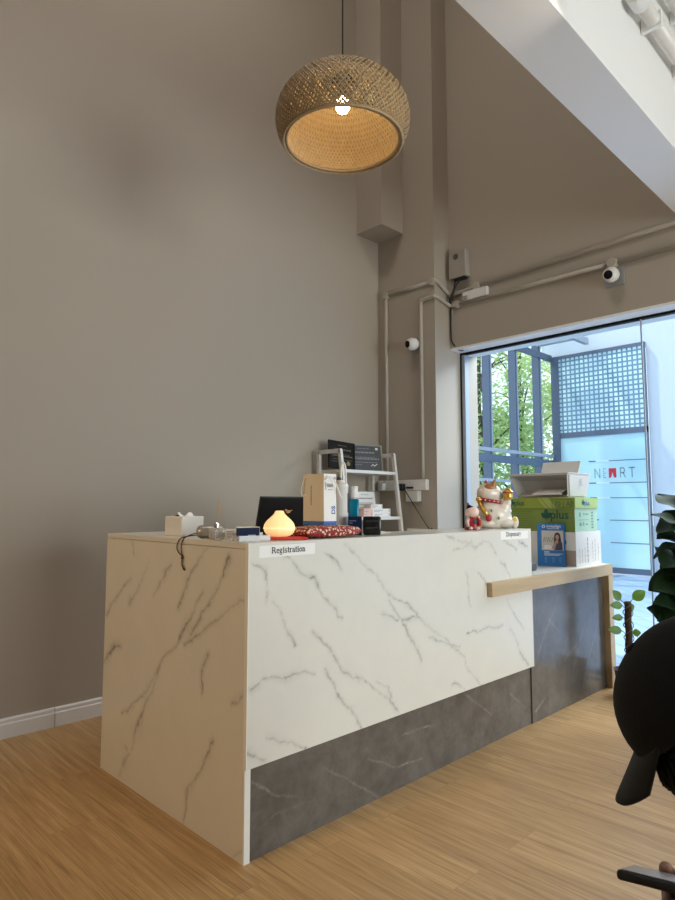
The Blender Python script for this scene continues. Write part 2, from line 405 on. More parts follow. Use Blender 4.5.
M['silverframe'] = mat('champagne frame', (.33,.30,.26), .35, .5)

def glass_mat(name, tint, refl=.06):
    m = bpy.data.materials.new(name); m.use_nodes = True; nt = m.node_tree; nt.nodes.clear()
    out = nt.nodes.new('ShaderNodeOutputMaterial'); t = nt.nodes.new('ShaderNodeBsdfTransparent'); t.inputs[0].default_value = (*tint,1)
    g = nt.nodes.new('ShaderNodeBsdfGlossy'); g.inputs['Roughness'].default_value = .02
    lw = nt.nodes.new('ShaderNodeLayerWeight'); lw.inputs['Blend'].default_value = .5
    pw = nt.nodes.new('ShaderNodeMath'); pw.operation = 'POWER'; nt.links.new(lw.outputs['Facing'], pw.inputs[0]); pw.inputs[1].default_value = 5
    ml = nt.nodes.new('ShaderNodeMath'); ml.operation = 'MULTIPLY_ADD'; nt.links.new(pw.outputs[0], ml.inputs[0]); ml.inputs[1].default_value = .7; ml.inputs[2].default_value = .02
    mx = nt.nodes.new('ShaderNodeMixShader'); nt.links.new(ml.outputs[0], mx.inputs[0])
    nt.links.new(t.outputs[0], mx.inputs[1]); nt.links.new(g.outputs[0], mx.inputs[2]); nt.links.new(mx.outputs[0], out.inputs[0])
    return m
M['glass'] = glass_mat('window glass', (.90,.95,.97))
def cloth_mat():
    m, nt, p = nodes('red patterned cloth')
    v = mapped(nt, (1,1,1))
    vo = nt.nodes.new('ShaderNodeTexVoronoi'); vo.inputs['Scale'].default_value = 75; nt.links.new(v, vo.inputs['Vector'])
    n = noise_tex(nt, v, 45, 3, .5)
    f = ramp(nt, vo.outputs['Distance'], [(.36, (1,1,1)), (.44, (0,0,0))])
    pick = ramp(nt, n, [(.42, (0,0,0)), (.45, (1,1,1))])
    c = mixc(nt, mathn(nt, 'MULTIPLY', f, pick), (.27,.012,.018), (.78,.66,.45))
    vo2 = nt.nodes.new('ShaderNodeTexVoronoi'); vo2.inputs['Scale'].default_value = 38; nt.links.new(v, vo2.inputs['Vector'])
    f2 = ramp(nt, vo2.outputs['Distance'], [(.18, (1,1,1)), (.24, (0,0,0))])
    c = mixc(nt, mathn(nt, 'MULTIPLY', f2, .7), c, (.62,.05,.04))
    nt.links.new(c, p.inputs['Base Color']); p.inputs['Roughness'].default_value = .6
    return m
M['redcloth'] = cloth_mat()
def frost_mat():
    m, nt, p = nodes('frosted aqua film')
    v = mapped(nt, (1, .5, .25))
    n = noise_tex(nt, v, .9, 2, .4, .3)
    c = ramp(nt, n, [(.35, (.36,.66,.82)), (.6, (.60,.86,.91))])
    nt.links.new(c, p.inputs['Base Color']); p.inputs['Roughness'].default_value = .22; p.inputs['Specular IOR Level'].default_value = .6
    return m
M['frost'] = frost_mat()
def mosaic_mat():
    m, nt, p = nodes('dotted glass')
    v = mapped(nt, (1,1,1), (0, R_(90), 0))
    tc = nt.nodes.new('ShaderNodeTexCoord'); sx = nt.nodes.new('ShaderNodeSeparateXYZ'); nt.links.new(tc.outputs['Object'], sx.inputs[0])
    def cell(o):
        a = nt.nodes.new('ShaderNodeMath'); a.operation = 'MULTIPLY'; nt.links.new(o, a.inputs[0]); a.inputs[1].default_value = 1/.088
        f = nt.nodes.new('ShaderNodeMath'); f.operation = 'FRACT'; nt.links.new(a.outputs[0], f.inputs[0])
        g = nt.nodes.new('ShaderNodeMath'); g.operation = 'GREATER_THAN'; nt.links.new(f.outputs[0], g.inputs[0]); g.inputs[1].default_value = .36
        return g.outputs[0]
    d = mathn(nt, 'MULTIPLY', cell(sx.outputs['Y']), cell(sx.outputs['Z']))
    n = noise_tex(nt, mapped(nt, (1,1,1)), 1.6, 5, .6, .5)
    light = ramp(nt, n, [(.38, (.46,.64,.74)), (.62, (.68,.90,.92))])
    c = mixc(nt, d, (.15,.27,.40), light)
    nt.links.new(c, p.inputs['Base Color']); p.inputs['Roughness'].default_value = .12
    return m
M['mosaic'] = mosaic_mat()
def foliage_mat(name, c1, c2):
    m, nt, p = nodes(name)
    n = noise_tex(nt, mapped(nt, (1,1,1)), 2.2, 6, .7)
    c = ramp(nt, n, [(.35, c1), (.65, c2)])
    nt.links.new(c, p.inputs['Base Color']); p.inputs['Roughness'].default_value = .6
    tr = nt.nodes.new('ShaderNodeBsdfTranslucent'); nt.links.new(c, tr.inputs[0])
    mx = nt.nodes.new('ShaderNodeMixShader'); mx.inputs[0].default_value = .5
    out = nt.nodes['Material Output']
    nt.links.new(p.outputs[0], mx.inputs[1]); nt.links.new(tr.outputs[0], mx.inputs[2]); nt.links.new(mx.outputs[0], out.inputs[0])
    return m
M['foliage'] = foliage_mat('tree leaves', (.34,.52,.13), (.74,.84,.48))
def paving_mat():
    m, nt, p = nodes('pavers tinted daylight blue')
    v = mapped(nt, (1,1,1))
    br = nt.nodes.new('ShaderNodeTexBrick'); nt.links.new(mapped(nt, (1,1,1), (0,0,R_(-44.5))), br.inputs['Vector'])
    br.inputs['Scale'].default_value = 1; br.inputs['Brick Width'].default_value = .42; br.inputs['Row Height'].default_value = .2
    br.inputs['Mortar Size'].default_value = .02; br.inputs['Mortar Smooth'].default_value = 1
    br.inputs['Color1'].default_value = (.34,.45,.66,1); br.inputs['Color2'].default_value = (.27,.38,.60,1); br.inputs['Mortar'].default_value = (.17,.27,.47,1)  # bluish daylight cast is mixed into the paver colours
    c = mixc(nt, .3, br.outputs['Color'], noise_tex(nt, v, 30, 4, .7), 'MULTIPLY')
    nt.links.new(c, p.inputs['Base Color']); p.inputs['Roughness'].default_value = .35
    return m
M['paving'] = paving_mat()

# ---------------------------------------------------------------- room shell
YW = 3.68; XW = 4.35; XG = 4.50; XP = 4.135; YP = 3.056
X0 = -2.6; Y0 = -4.2; HZ = 7.0; YB0, YB1 = 1.0, 1.245; ZB = 3.10
def sbox(name, m, *a, bev=0): return struct(B().box(*a, bev=bev).build(name, m))
sbox('floor', M['floor'], X0-.2, XG+.14, Y0-.2, YW+.2, -.1, 0)
sbox('wall_back', M['wall'], X0-.2, 4.75, YW, YW+.2, 0, HZ)
sbox('wall_left', M['wall'], X0-.2, X0, Y0-.2, YW, 0, HZ)
b = B().box(X0, XW, Y0-.2, Y0, 0, .25).box(X0, XW, Y0-.2, Y0, 2.75, HZ).box(X0, 1.2, Y0-.2, Y0, .25, 2.75).box(3.9, XW, Y0-.2, Y0, .25, 2.75)
struct(b.build('wall_front', M['wall']))
b = B().box(XW, 4.75, Y0-.2, YP, 2.55, HZ).box(XW, 4.75, Y0-.2, -2.4, 0, 2.55)
struct(b.build('wall_right', M['wall']))
sbox('wall_pilaster', M['pwall'], XP, 4.75, YP, YW, 0, HZ)
sbox('ceiling_boxing', M['wall'], 3.85, XP, 3.386, YW, 3.60, HZ)
sbox('ceiling', M['white'], X0-.2, 4.75, YB1, YW+.2, HZ, HZ+.15)
sbox('ceiling_beam', M['white'], X0, XW, YB0, YB1, ZB, HZ)
sbox('ceiling_lower', M['white'], X0, XW, Y0, YB0, 4.15, 4.3)
sbox('added_soffit_board', M['white'], XW, 4.70, -2.4, YP, 2.532, 2.55)  # white board added so the daylit lintel underside reads bright
b = B(); prof = [(0,0), (-.016,0), (-.016,.072), (-.012,.078), (-.012,.094), (-.006,.103), (0,.103)]
def skirt(xa, xb): 
    a = [b.bm.verts.new((xa, YW+d, z)) for d, z in prof]; c = [b.bm.verts.new((xb, YW+d, z)) for d, z in prof]
    b.bm.faces.new(a); b.bm.faces.new(c[::-1])
    for k in range(len(a)): b.bm.faces.new((a[k], c[k], c[(k+1) % len(a)], a[(k+1) % len(a)]))
skirt(X0, 1.398); skirt(1.4015, XP)
struct(b.build('baseboard_back', M['skirting']))
# window: one run of frameless glass panes between pilaster and the far jamb
w = thing('window_1', None, None, (XG, 0, 0)); struct(w)
struct(B().box(-.012, .03, -2.4, 3.056, 2.515, 2.532).build('window_head', M['gasket'], w))
struct(B().box(-.012, .03, 3.044, 3.056, 0, 2.515).build('window_gasket', M['gasket'], w))
struct(B().box(-.005, .05, 3.012, 3.044, 0, 2.515).build('window_jamb', M['alulight'], w))
struct(B().box(-.02, .02, -2.4, 3.0, 0, .012).build('window_track', M['alulight'], w))
ys = [3.012, 1.562, .15, -1.2, -2.4]
for ya, yb in zip(ys, ys[1:]):
    struct(B().box(-.005, .005, yb+.003, ya-.003, .012, 2.515).build('window_pane', M['glass'], w))
for ya in ys[1:4]:
    struct(B().box(-.007, .007, ya-.004, ya+.004, .012, 2.515).build('window_joint', M['alulight'], w))
w = thing('window_2', None, None, (0, Y0-.1, 0)); struct(w)
for k in range(3):
    xa = 1.2+k*.9
    struct(B().box(xa+.03, xa+.87, -.005, .005, .28, 2.72).build('window_pane', M['glass'], w))
    struct(B().box(xa-.03, xa+.03, -.03, .03, .25, 2.75).build('window_mullion', M['alulight'], w))
struct(B().box(3.87, 3.9, -.03, .03, .25, 2.75).build('window_mullion', M['alulight'], w))
def loc_of(o, world):
    return o.matrix_basis.inverted() @ world
def wb(b, name, m, parent, **k):       # builder whose points are in room coordinates, parented to a thing
    Mi = parent.matrix_basis.inverted()
    for v in b.bm.verts: v.co = Mi @ v.co
    return b.build(name, m, parent, **k)
def wt(body, size, m, parent, Mw, **k): return text(body, size, m, parent, parent.matrix_basis.inverted() @ Mw, **k)
def shift(me, parent): me.transform(parent.matrix_basis.inverted())

# ---------------------------------------------------------------- reception counter
XC, YF, ZT = 1.348, 1.822, 1.09
rc = thing('reception_counter', 'white marble clad reception counter with grey stone base', 'counter', (XC, YF, 0))
o = marble_panel('front_panel', M['marble'], 'y', YF, XC+.004, 3.36, .314, ZT, .016, VF, rc); shift(o.data, rc)
o = marble_panel('side_panel', M['marble'], 'x', XC, YF+.018, 2.96, 0, 1.068, .026, VL, rc, seed=4, core=.0042, halo=.022); shift(o.data, rc)
o['label'] = 'marble end panel facing the plain wall'
wb(B().box(XC, XC+.004, YF, YF+.018, .314, ZT).box(XC+.001, XC+.026, YF+.008, YF+.018, 0, .314), 'edge_strip', M['edge'], rc)['label'] = 'pale front edge of the end panel'
b = B().box(XC, 3.358, YF+.018, 2.13, 1.070, ZT).box(XC, 1.68, 2.13, 2.96, 1.070, ZT)
wb(b, 'ledge', M['marble'], rc)
o = marble_panel('kick_panel', M['stone'], 'y', 1.836, XC+.027, 3.338, 0, .314, .02, VB, rc, seed=8, warp=.35, LO=.15, core=.0013, halo=.006); shift(o.data, rc)
o['label'] = 'dark grey stone base strip'
wb(B().box(XC+.027, 3.33, 1.862, 1.88, .33, 1.068).box(1.66, 1.68, 1.9, 2.94, 0, 1.068).box(XC+.027, 1.66, 2.94, 2.96, 0, 1.068).box(3.31, 3.33, 1.89, 2.7, 0, 1.068), 'carcass', M['edge'], rc)
wb(B().box(1.685, 3.305, 1.885, 2.75, .725, .75).box(1.685, 1.705, 1.9, 2.74, 0, .725), 'desk_top', M['edge'], rc)

# low dispensary counter with an oak frame
dc = thing('dispensary_counter', 'low grey stone counter with oak frame beside the glass', 'counter', (3.36, 1.79, 0))
o = marble_panel('stone_panel', M['stone'], 'y', 1.829, 3.34, 4.35, 0, .745, .02, VR, dc, seed=12, warp=.3, LO=.15, core=.0013, halo=.007); shift(o.data, dc)
wb(B().box(2.885, 4.42, 1.79, 1.820, .749, .822, bev=.0015), 'front_rail', M['oak'], dc)['label'] = 'oak front rail running past the white panel'
wb(B().box(4.35, 4.42, 1.7905, 2.50, 0, .748).box(4.35,4.42,1.8205,2.5,.748,.80), 'side_panel', M['oakv'], dc)['label'] = 'oak end panel standing on the floor'
wb(B().box(3.362, 4.349, 1.851, 2.50, .749, .80), 'top_board', M['oak'], dc)
wb(B().box(3.363, 4.42, 1.8205, 2.50, .8005, .8215), 'top_surface', M['marble'], dc)['label'] = 'pale glossy top surface'
wb(B().box(3.362, 4.349, 2.48, 2.50, 0, .748), 'back_panel', M['edge'], dc)
ZL = .8215

# serif lettering for the two paper signs
def glyph(ch):
    T, t = .105, .045
    S = lambda x, z, w=.2: ([(x-w/2, z), (x+w/2, z)], t)
    def arc(cx, cz, rx, rz, a0, a1, n=10): return [(cx+rx*math.cos(R_(a0+(a1-a0)*k/n)), cz+rz*math.sin(R_(a0+(a1-a0)*k/n))) for k in range(n+1)]
    X = .46
    G = {
    'R': (.70, [([(.13,0),(.13,.68)],T), S(.13,.02,.24), S(.11,.66,.2), ([(.13,.66),(.34,.66)],t), (arc(.34,.505,.17,.155,85,-85),.085), ([(.13,.35),(.36,.35)],t), ([(.33,.35),(.58,.02)],T), S(.60,.02,.16)]),
    'D': (.74, [([(.13,0),(.13,.68)],T), S(.10,.02,.2), S(.10,.66,.2), ([(.1,.66),(.33,.66)],t), ([(.1,.02),(.33,.02)],t), (arc(.33,.34,.30,.32,88,-88),.10)]),
    'e': (.46, [(arc(.24,.23,.17,.21,5,310),.075), ([(.08,.26),(.41,.26)],t)]),
    'g': (.50, [(arc(.22,.31,.13,.14,0,360),.07), (arc(.23,-.09,.18,.11,0,360),.06), ([(.13,.18),(.1,.08),(.34,.03)],.06), ([(.32,.42),(.47,.45)],t)]),
    'i': (.30, [([(.15,0),(.15,X)],T), S(.15,.02,.24), S(.11,.44,.16), ([(.10,.62),(.20,.62)],.10)]),
    's': (.40, [(arc(.20,.34,.12,.11,30,270,8),.07), (arc(.20,.12,.12,.11,90,-150,8),.07)]),
    't': (.34, [([(.16,.06),(.16,.60)],T), ([(.03,.44),(.31,.44)],t), (arc(.24,.09,.08,.08,180,300,5),.06)]),
    'r': (.40, [([(.13,0),(.13,X)],T), S(.13,.02,.24), S(.09,.44,.14), (arc(.28,.33,.13,.11,165,55,5),.065)]),
    'a': (.46, [(arc(.20,.33,.13,.11,160,0,7),.06), ([(.33,.34),(.33,.05),(.43,.02)],T*.95), (arc(.19,.13,.13,.12,75,360,9),.065)]),
    'o': (.50, [(arc(.25,.23,.17,.21,0,360,16),.08)]),
    'n': (.54, [([(.13,0),(.13,X)],T), S(.13,.02,.22), S(.09,.44,.14), (arc(.28,.30,.12,.14,165,0,6),.06), ([(.40,0),(.40,.31)],T), S(.40,.02,.22)]),
    'p': (.52, [([(.13,-.2),(.13,X)],T), S(.13,-.19,.22), S(.09,.44,.14), (arc(.26,.23,.16,.21,130,-130,10),.08)]),
    'y': (.46, [([(.09,.45),(.24,.04)],T*.9), ([(.39,.45),(.19,-.17),(.08,-.18)],.05), S(.09,.45,.17), S(.38,.45,.15)]),
    }
    return G[ch]
def serif(b, body, x, z, size, sx, y):
    for ch in body:
        adv, st = glyph(ch)
        for pts, w_ in st: b.stroke([(x+p[0]*size*sx, z+p[1]*size) for p in pts], w_*size*1.32, y=y)
        x += adv*size*sx
    return x
s1 = thing('paper_sign', 'paper sign reading Registration taped to the white counter front', 'sign', (1.53, YF-.0008, 1.057))
wb(B().quad([(1.395,YF-.0008,1.036),(1.667,YF-.0008,1.037),(1.667,YF-.0008,1.079),(1.395,YF-.0008,1.079)]), 'paper_strip', M['paper'], s1)
b = B(); serif(b, 'Registration', 1.451, 1.050, .031, 1.02, YF-.0016); wb(b, 'lettering', M['ink'], s1)
s2 = thing('paper_sign', 'paper sign reading Dispensary taped below the lucky cat', 'sign', (3.18, YF-.0008, 1.058))
wb(B().quad([(3.030,YF-.0008,1.038),(3.326,YF-.0008,1.036),(3.326,YF-.0008,1.080),(3.030,YF-.0008,1.083)]), 'paper_strip', M['paper'], s2)
b = B(); serif(b, 'Dispensary', 3.085, 1.055, .034, 1.0, YF-.0016); wb(b, 'lettering', M['greytext'], s2)

# ---------------------------------------------------------------- things on the ledge, left to right
Z = ZT+.0005
t = thing('tissue_box', 'cream tissue box with one tissue sticking up at counter end', 'tissue box', (1.49, 2.50, Z))
wb(B().box(1.435, 1.546, 2.425, 2.572, Z, Z+.086, bev=.004), 'box', M['wplastic'], t)
b = B(); n = 9
g = [[b.bm.verts.new((1.455+.075*i/n+.004*math.sin(j*2.1), 2.48+.05*j/n*(.6+.4*math.sin(i*.7)), Z+.083+.020*math.sin(PI*j/n)*(.6+.45*math.sin(i*1.05+.6))+.002*math.sin(i*2.3))) for j in range(n+1)] for i in range(n+1)]
for i in range(n):
    for j in range(n): b.bm.faces.new((g[i][j], g[i+1][j], g[i+1][j+1], g[i][j+1]))
wb(b, 'tissue', M['paper'], t, smooth=True)

t = thing('portable_speaker', 'silver grey rounded speaker with leather strap beside the tissue box', 'speaker', (1.45, 2.19, Z))
Mx = Matrix.Translation((1.450, 2.213, Z+.0265)) @ Matrix.Rotation(R_(-44), 4, 'Z') @ Matrix.Rotation(R_(90), 4, 'Y')
wb(B().lathe([(0,-.062),(.014,-.061),(.022,-.056),(.0262,-.046),(.0265,-.03),(.0265,.03),(.0262,.046),(.022,.056),(.014,.061),(0,.062)], 28, Mx), 'body', M['metal'], t, smooth=True)
def P(px, py, d):   # only used below to list strap points by hand-measured room positions
    return None
pts = [(1.418,2.235,Z+.022),(1.398,2.255,Z+.020),(1.372,2.26,Z+.012),(1.352,2.26,Z+.004),(1.3435,2.262,Z-.008),(1.342,2.268,Z-.03),(1.342,2.266,Z-.052),(1.342,2.255,Z-.068)]
pts2 = [(1.418,2.238,Z+.016),(1.395,2.262,Z+.012),(1.366,2.28,Z+.006),(1.350,2.285,Z+.001),(1.343,2.293,Z-.012),(1.342,2.302,Z-.035),(1.342,2.29,Z-.055),(1.342,2.262,Z-.068)]
def smooth_pts(p, n=4):
    p = [Vector(q) for q in p]; out = []
    for k in range(len(p)-1):
        a, b_, c, d = p[max(k-1,0)], p[k], p[k+1], p[min(k+2,len(p)-1)]
        for i in range(n):
            u = i/n; out.append(.5*((2*b_)+(c-a)*u+(2*a-5*b_+4*c-d)*u*u+(3*b_-a-3*c+d)*u**3))
    return out+[p[-1]]
wb(B().tube(smooth_pts(pts), .0022, 8).tube(smooth_pts(pts2), .0022, 8), 'strap', M['leather'], t, smooth=True)
wb(B().ball((1.341,2.257,Z-.075), .006).tube(smooth_pts([(1.341,2.257,Z-.08),(1.341,2.258,Z-.10),(1.341,2.248,Z-.115),(1.341,2.236,Z-.123)]), [.003]*9+[.0045]*3+[.003], 8), 'tassel', M['leather'], t, smooth=True)

t = thing('reed_diffuser', 'small glass reed diffuser bottle standing before the grey speaker', 'diffuser', (1.379, 2.072, Z))
L0 = Matrix.Translation((0,0,0))
B().box(-.023,.023,-.023,.023,.0,.048,bev=.006).lathe([(.009,.048),(.009,.056)],16).build('bottle', M['glassb'], t, auto=40)
B().box(-.019,.019,-.019,.019,.004,.030,bev=.004).build('liquid', M['liquid'], t)
B().lathe([(.0115,.0485),(.0115,.066),(.0105,.067)],20).build('collar', M['chrome'], t, auto=40)['label'] = 'pale metal collar'
rot = Matrix.Rotation(R_(-44), 4, 'Z')
B().quad([(-.012,-.0235,.012),(.012,-.0235,.012),(.012,-.0235,.036),(-.012,-.0235,.036)], rot @ Matrix.Rotation(0,4,'Z')).build('bottle_label', mat('grey violet label', (.30,.31,.42), .6), t)
for dx, dy in ((.013,.004),(.010,-.006),(.016,.010)):
    B().tube([(0,0,.02),(dx*.9,dy*.9,.155)], .0013, 6).build('reed', M['reed'], t)

def flat_stack(n, x, y, z0, wx, wy, dz, rz, m, labels, cat, name, group):
    for k in range(n):
        o = B().box(-wx/2, wx/2, -wy/2, wy/2, 0, dz*.9).build(name, m, loc=(x+.002*k, y+.001*k, z0+k*dz), rot=(0,0,rz+.03*k))
        tag(o, labels, cat, group)
t = thing('card_holder', 'low clear tray holding dark navy name cards', 'card holder', (1.44, 1.93, Z), R_(-14))
B().box(-.062,.062,-.036,.036,0,.003).box(-.062,.062,-.036,-.033,.003,.022).box(-.062,.062,.033,.036,.003,.030).box(-.062,-.059,-.033,.033,.003,.022).box(.059,.062,-.033,.033,.003,.022).build('tray', M['clear'], t)
t = thing('name_cards', 'dark navy cards leaning up in the clear tray', 'card', (1.430, 1.935, Z+.004), R_(-14))
B().box(-.045,.045,.0,.010,0,.046).build('card_block', M['navy'], t)
text('A K', .009, mat('pale card print', (.5,.52,.58), .6), t, XZ(-.018,-.0006,.024)); 
b = B()
for k, (a0, a1) in enumerate(((-.002,.03),(-.018,.03))): b.quad([(a0,-.0006,.017-k*.006),(a1,-.0006,.017-k*.006),(a1,-.0006,.0195-k*.006),(a0,-.0006,.0195-k*.006)])
bpy.data.objects.remove([c for c in t.children if c.name.startswith('lettering')][0])
b.build('print', mat('pale card print', (.42,.44,.52), .6), t)
t = thing('card_pack', 'small stack of white printed cards behind the clear tray', 'card', (1.435, 2.045, Z), R_(-40))
B().box(-.028,.028,-.02,.02,0,.042,bev=.001).build('pack', M['card'], t)
b = B()
for k in range(5): b.quad([(-.02,-.0206,.008+k*.006),(.004+.004*(k % 3),-.0206,.008+k*.006),(.004+.004*(k % 3),-.0206,.010+k*.006),(-.02,-.0206,.010+k*.006)])
b.build('print', M['greytext'], t)
tag(B().box(-.045,.045,-.035,.035,0,.048,bev=.001).build('white_carton', M['card'], loc=(1.545,2.095,Z), rot=(0,0,R_(-30))), 'flat white carton behind the navy name cards', 'box')

# glowing onion shaped lamp on a red felt mat
t = thing('felt_mat', 'flat red felt pouch lying under the glowing lamp', 'cloth', (1.60, 1.93, Z), R_(-20))
B().box(-.085,.085,-.05,.06,0,.010,bev=.004).build('pouch', M['red'], t, auto=50)
t = thing('table_lamp', 'glowing cream onion shaped lamp with a little bird on top', 'lamp', (1.60, 1.96, Z+.0105))
seg = 48; prof = [(.0,0),(.035,0),(.050,.006),(.060,.018),(.064,.032),(.0625,.046),(.054,.060),(.040,.073),(.027,.084),(.020,.093),(.018,.1),(.016,.103),(0,.103)]
b = B().lathe(prof, seg)
for v in b.bm.verts:
    a = math.atan2(v.co.y, v.co.x); r = math.hypot(v.co.x, v.co.y)
    if r > .001 and .006 < v.co.z < .1:
        k = 1-.022*(.5+.5*math.cos(a*12)); v.co.x *= k; v.co.y *= k
b.build('shade', M['onion'], t, smooth=True, subsurf=1)
B().tube([(.0642*math.cos(2*PI*k/40), .0642*math.sin(2*PI*k/40), .034) for k in range(40)], .0010, 6, True).build('seam', mat('lit seam', (1,.85,.5), .5, emit=1.1, ecol=(1,.78,.42)), t, smooth=True)
bd = B().ball((0,0,0), (.011,.0065,.0075)).ball((-.010,0,.007), .0055).lathe([(.0018,0),(0,.006)],8,Matrix.Translation((-.015,0,.007)) @ Matrix.Rotation(R_(-90),4,'Y')).box(.006,.022,-.004,.004,-.001,.002,bev=.0008,M=Matrix.Rotation(R_(-20),4,'Y')).box(-.004,.012,-.008,-.005,.001,.007,bev=.001)
for v in bd.bm.verts: v.co = Matrix.Translation((.026,-.024,.099)) @ Matrix.Rotation(R_(-44),4,'Z') @ (v.co*.85)
bd.build('bird', mat('wood brown bird', (.40,.24,.12), .5), t, smooth=True)

# red patterned cushion with the paper bag standing on it
t = thing('cushion', 'flat red cushion with white and gold pattern under the paper bag', 'cushion', (1.84, 1.95, Z))
b = B(); n = 24
for sgn in (1, -1):
    g = []
    for i in range(n+1):
        row = []
        for j in range(n+1):
            u, v = i/n*2-1, j/n*2-1
            e = (max(0,1-abs(u)**3.2)*max(0,1-abs(v)**3.2))**.30
            wob = .002*noise.noise(Vector((u*4,v*4,sgn)))
            px_ = u*(.166-.010*v*v); py_ = v*(.082-.008*u*u)
            z = .0255+sgn*(.0245*e)+(wob*e if sgn > 0 else 0)
            row.append(b.bm.verts.new((px_, py_, max(.0002, z))))
        g.append(row)
    for i in range(n):
        for j in range(n): b.bm.faces.new((g[i][j], g[i+1][j], g[i+1][j+1], g[i][j+1]))
bmesh.ops.remove_doubles(b.bm, verts=b.bm.verts[:], dist=.0004)
b.build('cover', M['redcloth'], t, smooth=True)

ZB_ = Z+.0505
t = thing('paper_bag', 'kraft and white paper carrier bag with blue stripe on red cushion', 'bag', (1.880, 1.958, ZB_), R_(3))
hgt = .220; w2, d2 = .040, .063
k = B(); k.box(-w2, w2, -.0, .125, 0, hgt)
top = [f for f in k.bm.faces if f.normal.z > .9]; bmesh.ops.delete(k.bm, geom=top, context='FACES_ONLY')
wface = [f for f in k.bm.faces if f.normal.y < -.9]; bmesh.ops.delete(k.bm, geom=wface, context='FACES_ONLY')
k.build('kraft_side', M['kraft'], t)
B().quad([(-w2,0,0),(w2,0,0),(w2,.003,hgt),(-w2,.003,hgt)]).build('white_front', M['paper'], t)['label'] = 'white printed front'
B().box(-w2-.0006,w2+.0006,-.0006,.1256,0,.016).build('bottom_stripe', M['bluepr'], t)['label'] = 'blue stripe along the bottom'
b = B().quad([(-w2+.01,-.0004,.15),(-w2+.014,-.0004,.15),(-w2+.014,-.0004,.185),(-w2+.01,-.0004,.185)])
for j in range(4): b.quad([(-.018+j*.009,-.0004,.162),(-.012+j*.009,-.0004,.162),(-.012+j*.009,-.0004,.178-.003*(j%2)),(-.018+j*.009,-.0004,.178)])
b.quad([(-.016,-.0004,.150),(.018,-.0004,.150),(.018,-.0004,.153),(-.016,-.0004,.153)])
b.quad([(.022,-.0004,.196),(.034,-.0004,.196),(.034,-.0004,.208),(.022,-.0004,.208)])
b.build('grey_print', mat('grey bag print', (.35,.35,.37), .7), t)
text('DS', .030, M['bluepr'], t, Matrix.Translation((.030,-.0006,.045)) @ Matrix.Rotation(R_(90),4,'X') @ Matrix.Rotation(R_(90),4,'Z'), name='blue_letters', bold=.0006)
b = B()
for j in range(14): b.quad([(-w2-.0006,.078,.085+j*.0062),(-w2-.0006,.074,.085+j*.0062),(-w2-.0006,.074,.0895+j*.0062),(-w2-.0006,.078,.0895+j*.0062)])
b.build('vertical_print', M['ink'], t)
B().tube(smooth_pts([(-.032,-.002,hgt-.026),(-.028,-.010,hgt-.014),(-.008,-.014,hgt-.012),(.014,-.016,hgt-.034),(.034,-.016,hgt-.070),(.052,-.012,hgt-.094),(.066,-.008,hgt-.104)]), .0030, 8).build('handle', M['paper'], t, smooth=True)
B().tube(smooth_pts([(-w2,.11,hgt-.012),(-w2-.012,  .118,hgt-.04),(-w2-.018,.12,hgt-.075),(-w2-.010,.118,hgt-.095),(-w2,.11,hgt-.09)]), .0025, 8).build('handle', M['kraft'], t, smooth=True)

# white flask with an arched handle
t = thing('flask', 'tall white flask with arched handle and black spout behind bag', 'flask', (2.070, 2.086, Z))
B().lathe([(0,0),(.034,0),(.0355,.002),(.0355,.215),(.037,.218),(.037,.228),(.034,.234),(.022,.240),(.018,.250),(.014,.252),(0,.252)],36).build('body', M['wplastic'], t, auto=35)
ax = Matrix.Rotation(R_(-44.5),4,'Z')
B().tube([ax @ Vector(p) for p in smooth_pts([(.001,0,.245),(.002,0,.285),(.006,0,.32),(.012,0,.335),(.020,0,.325),(.025,0,.29),(.026,0,.245),(.030,0,.225)])], .0045, 10).build('handle', M['wplastic'], t, smooth=True)
B().lathe([(0,.0),(.026,.002),(.027,.008),(.014,.015),(0,.016)],24,ax @ Matrix.Translation((-.022,0,.2525))).build('spout', M['black'], t, smooth=True)['label'] = 'black spout lid'
B().box(.0335,.0385,-.006,.006,.10,.19,bev=.002,M=Matrix.Rotation(R_(-60),4,'Z')).build('gauge', M['black'], t)['label'] = 'dark level gauge'

t = thing('mouthwash_bottle', 'blue liquid bottle with white cap behind the navy box', 'bottle', (2.172, 2.10, Z))
B().box(-.026,.026,-.02,.02,0,.165,bev=.008,M=ax).build('bottle', M['teal'], t, auto=50)
B().lathe([(.02,.165),(.02,.172),(.019,.173)],24).build('neck', M['clear'], t, auto=40)
B().lathe([(.0215,.173),(.0215,.222),(.018,.226),(0,.226)],28).build('cap', M['wplastic'], t, auto=40)['label'] = 'white screw cap'

CRZ = R_(-44.5)
t = thing('navy_box', 'navy carton with fine lettering right of the red cushion', 'box', (2.062, 1.985, Z), CRZ)
B().box(-.031,.031,0,.05,0,.084,bev=.001).build('carton', M['navy'], t)
b = B()
for z_, a0, a1 in ((.062,-.026,.005),(.052,-.026,-.012),(.034,-.026,.016)): b.quad([(a0,-.0006,z_),(a1,-.0006,z_),(a1,-.0006,z_+.004),(a0,-.0006,z_+.004)])
b.build('print', mat('faint blue print', (.14,.19,.30), .6), t)
t = thing('black_box', 'glossy black wrapped box right of the navy carton', 'box', (2.118, 1.930, Z), CRZ)
B().box(-.040,.040,0,.06,0,.084,bev=.008).build('carton', M['gloss'], t, auto=40)
b = B()
for z_ in (.058,.028): b.quad([(-.030,-.0004,z_),(.03,-.0004,z_+.003),(.03,-.0004,z_+.010),(-.030,-.0004,z_+.007)])
b.build('sheen_band', mat('painted wrap sheen', (.03,.032,.035), .3), t)  # paler bands painted as sheen on the black wrap
tag(B().box(-.006,.006,0,.07,0,.05,bev=.001).build('white_carton', M['card'], loc=(2.165,1.935,Z)), 'thin white carton against the black box', 'box')
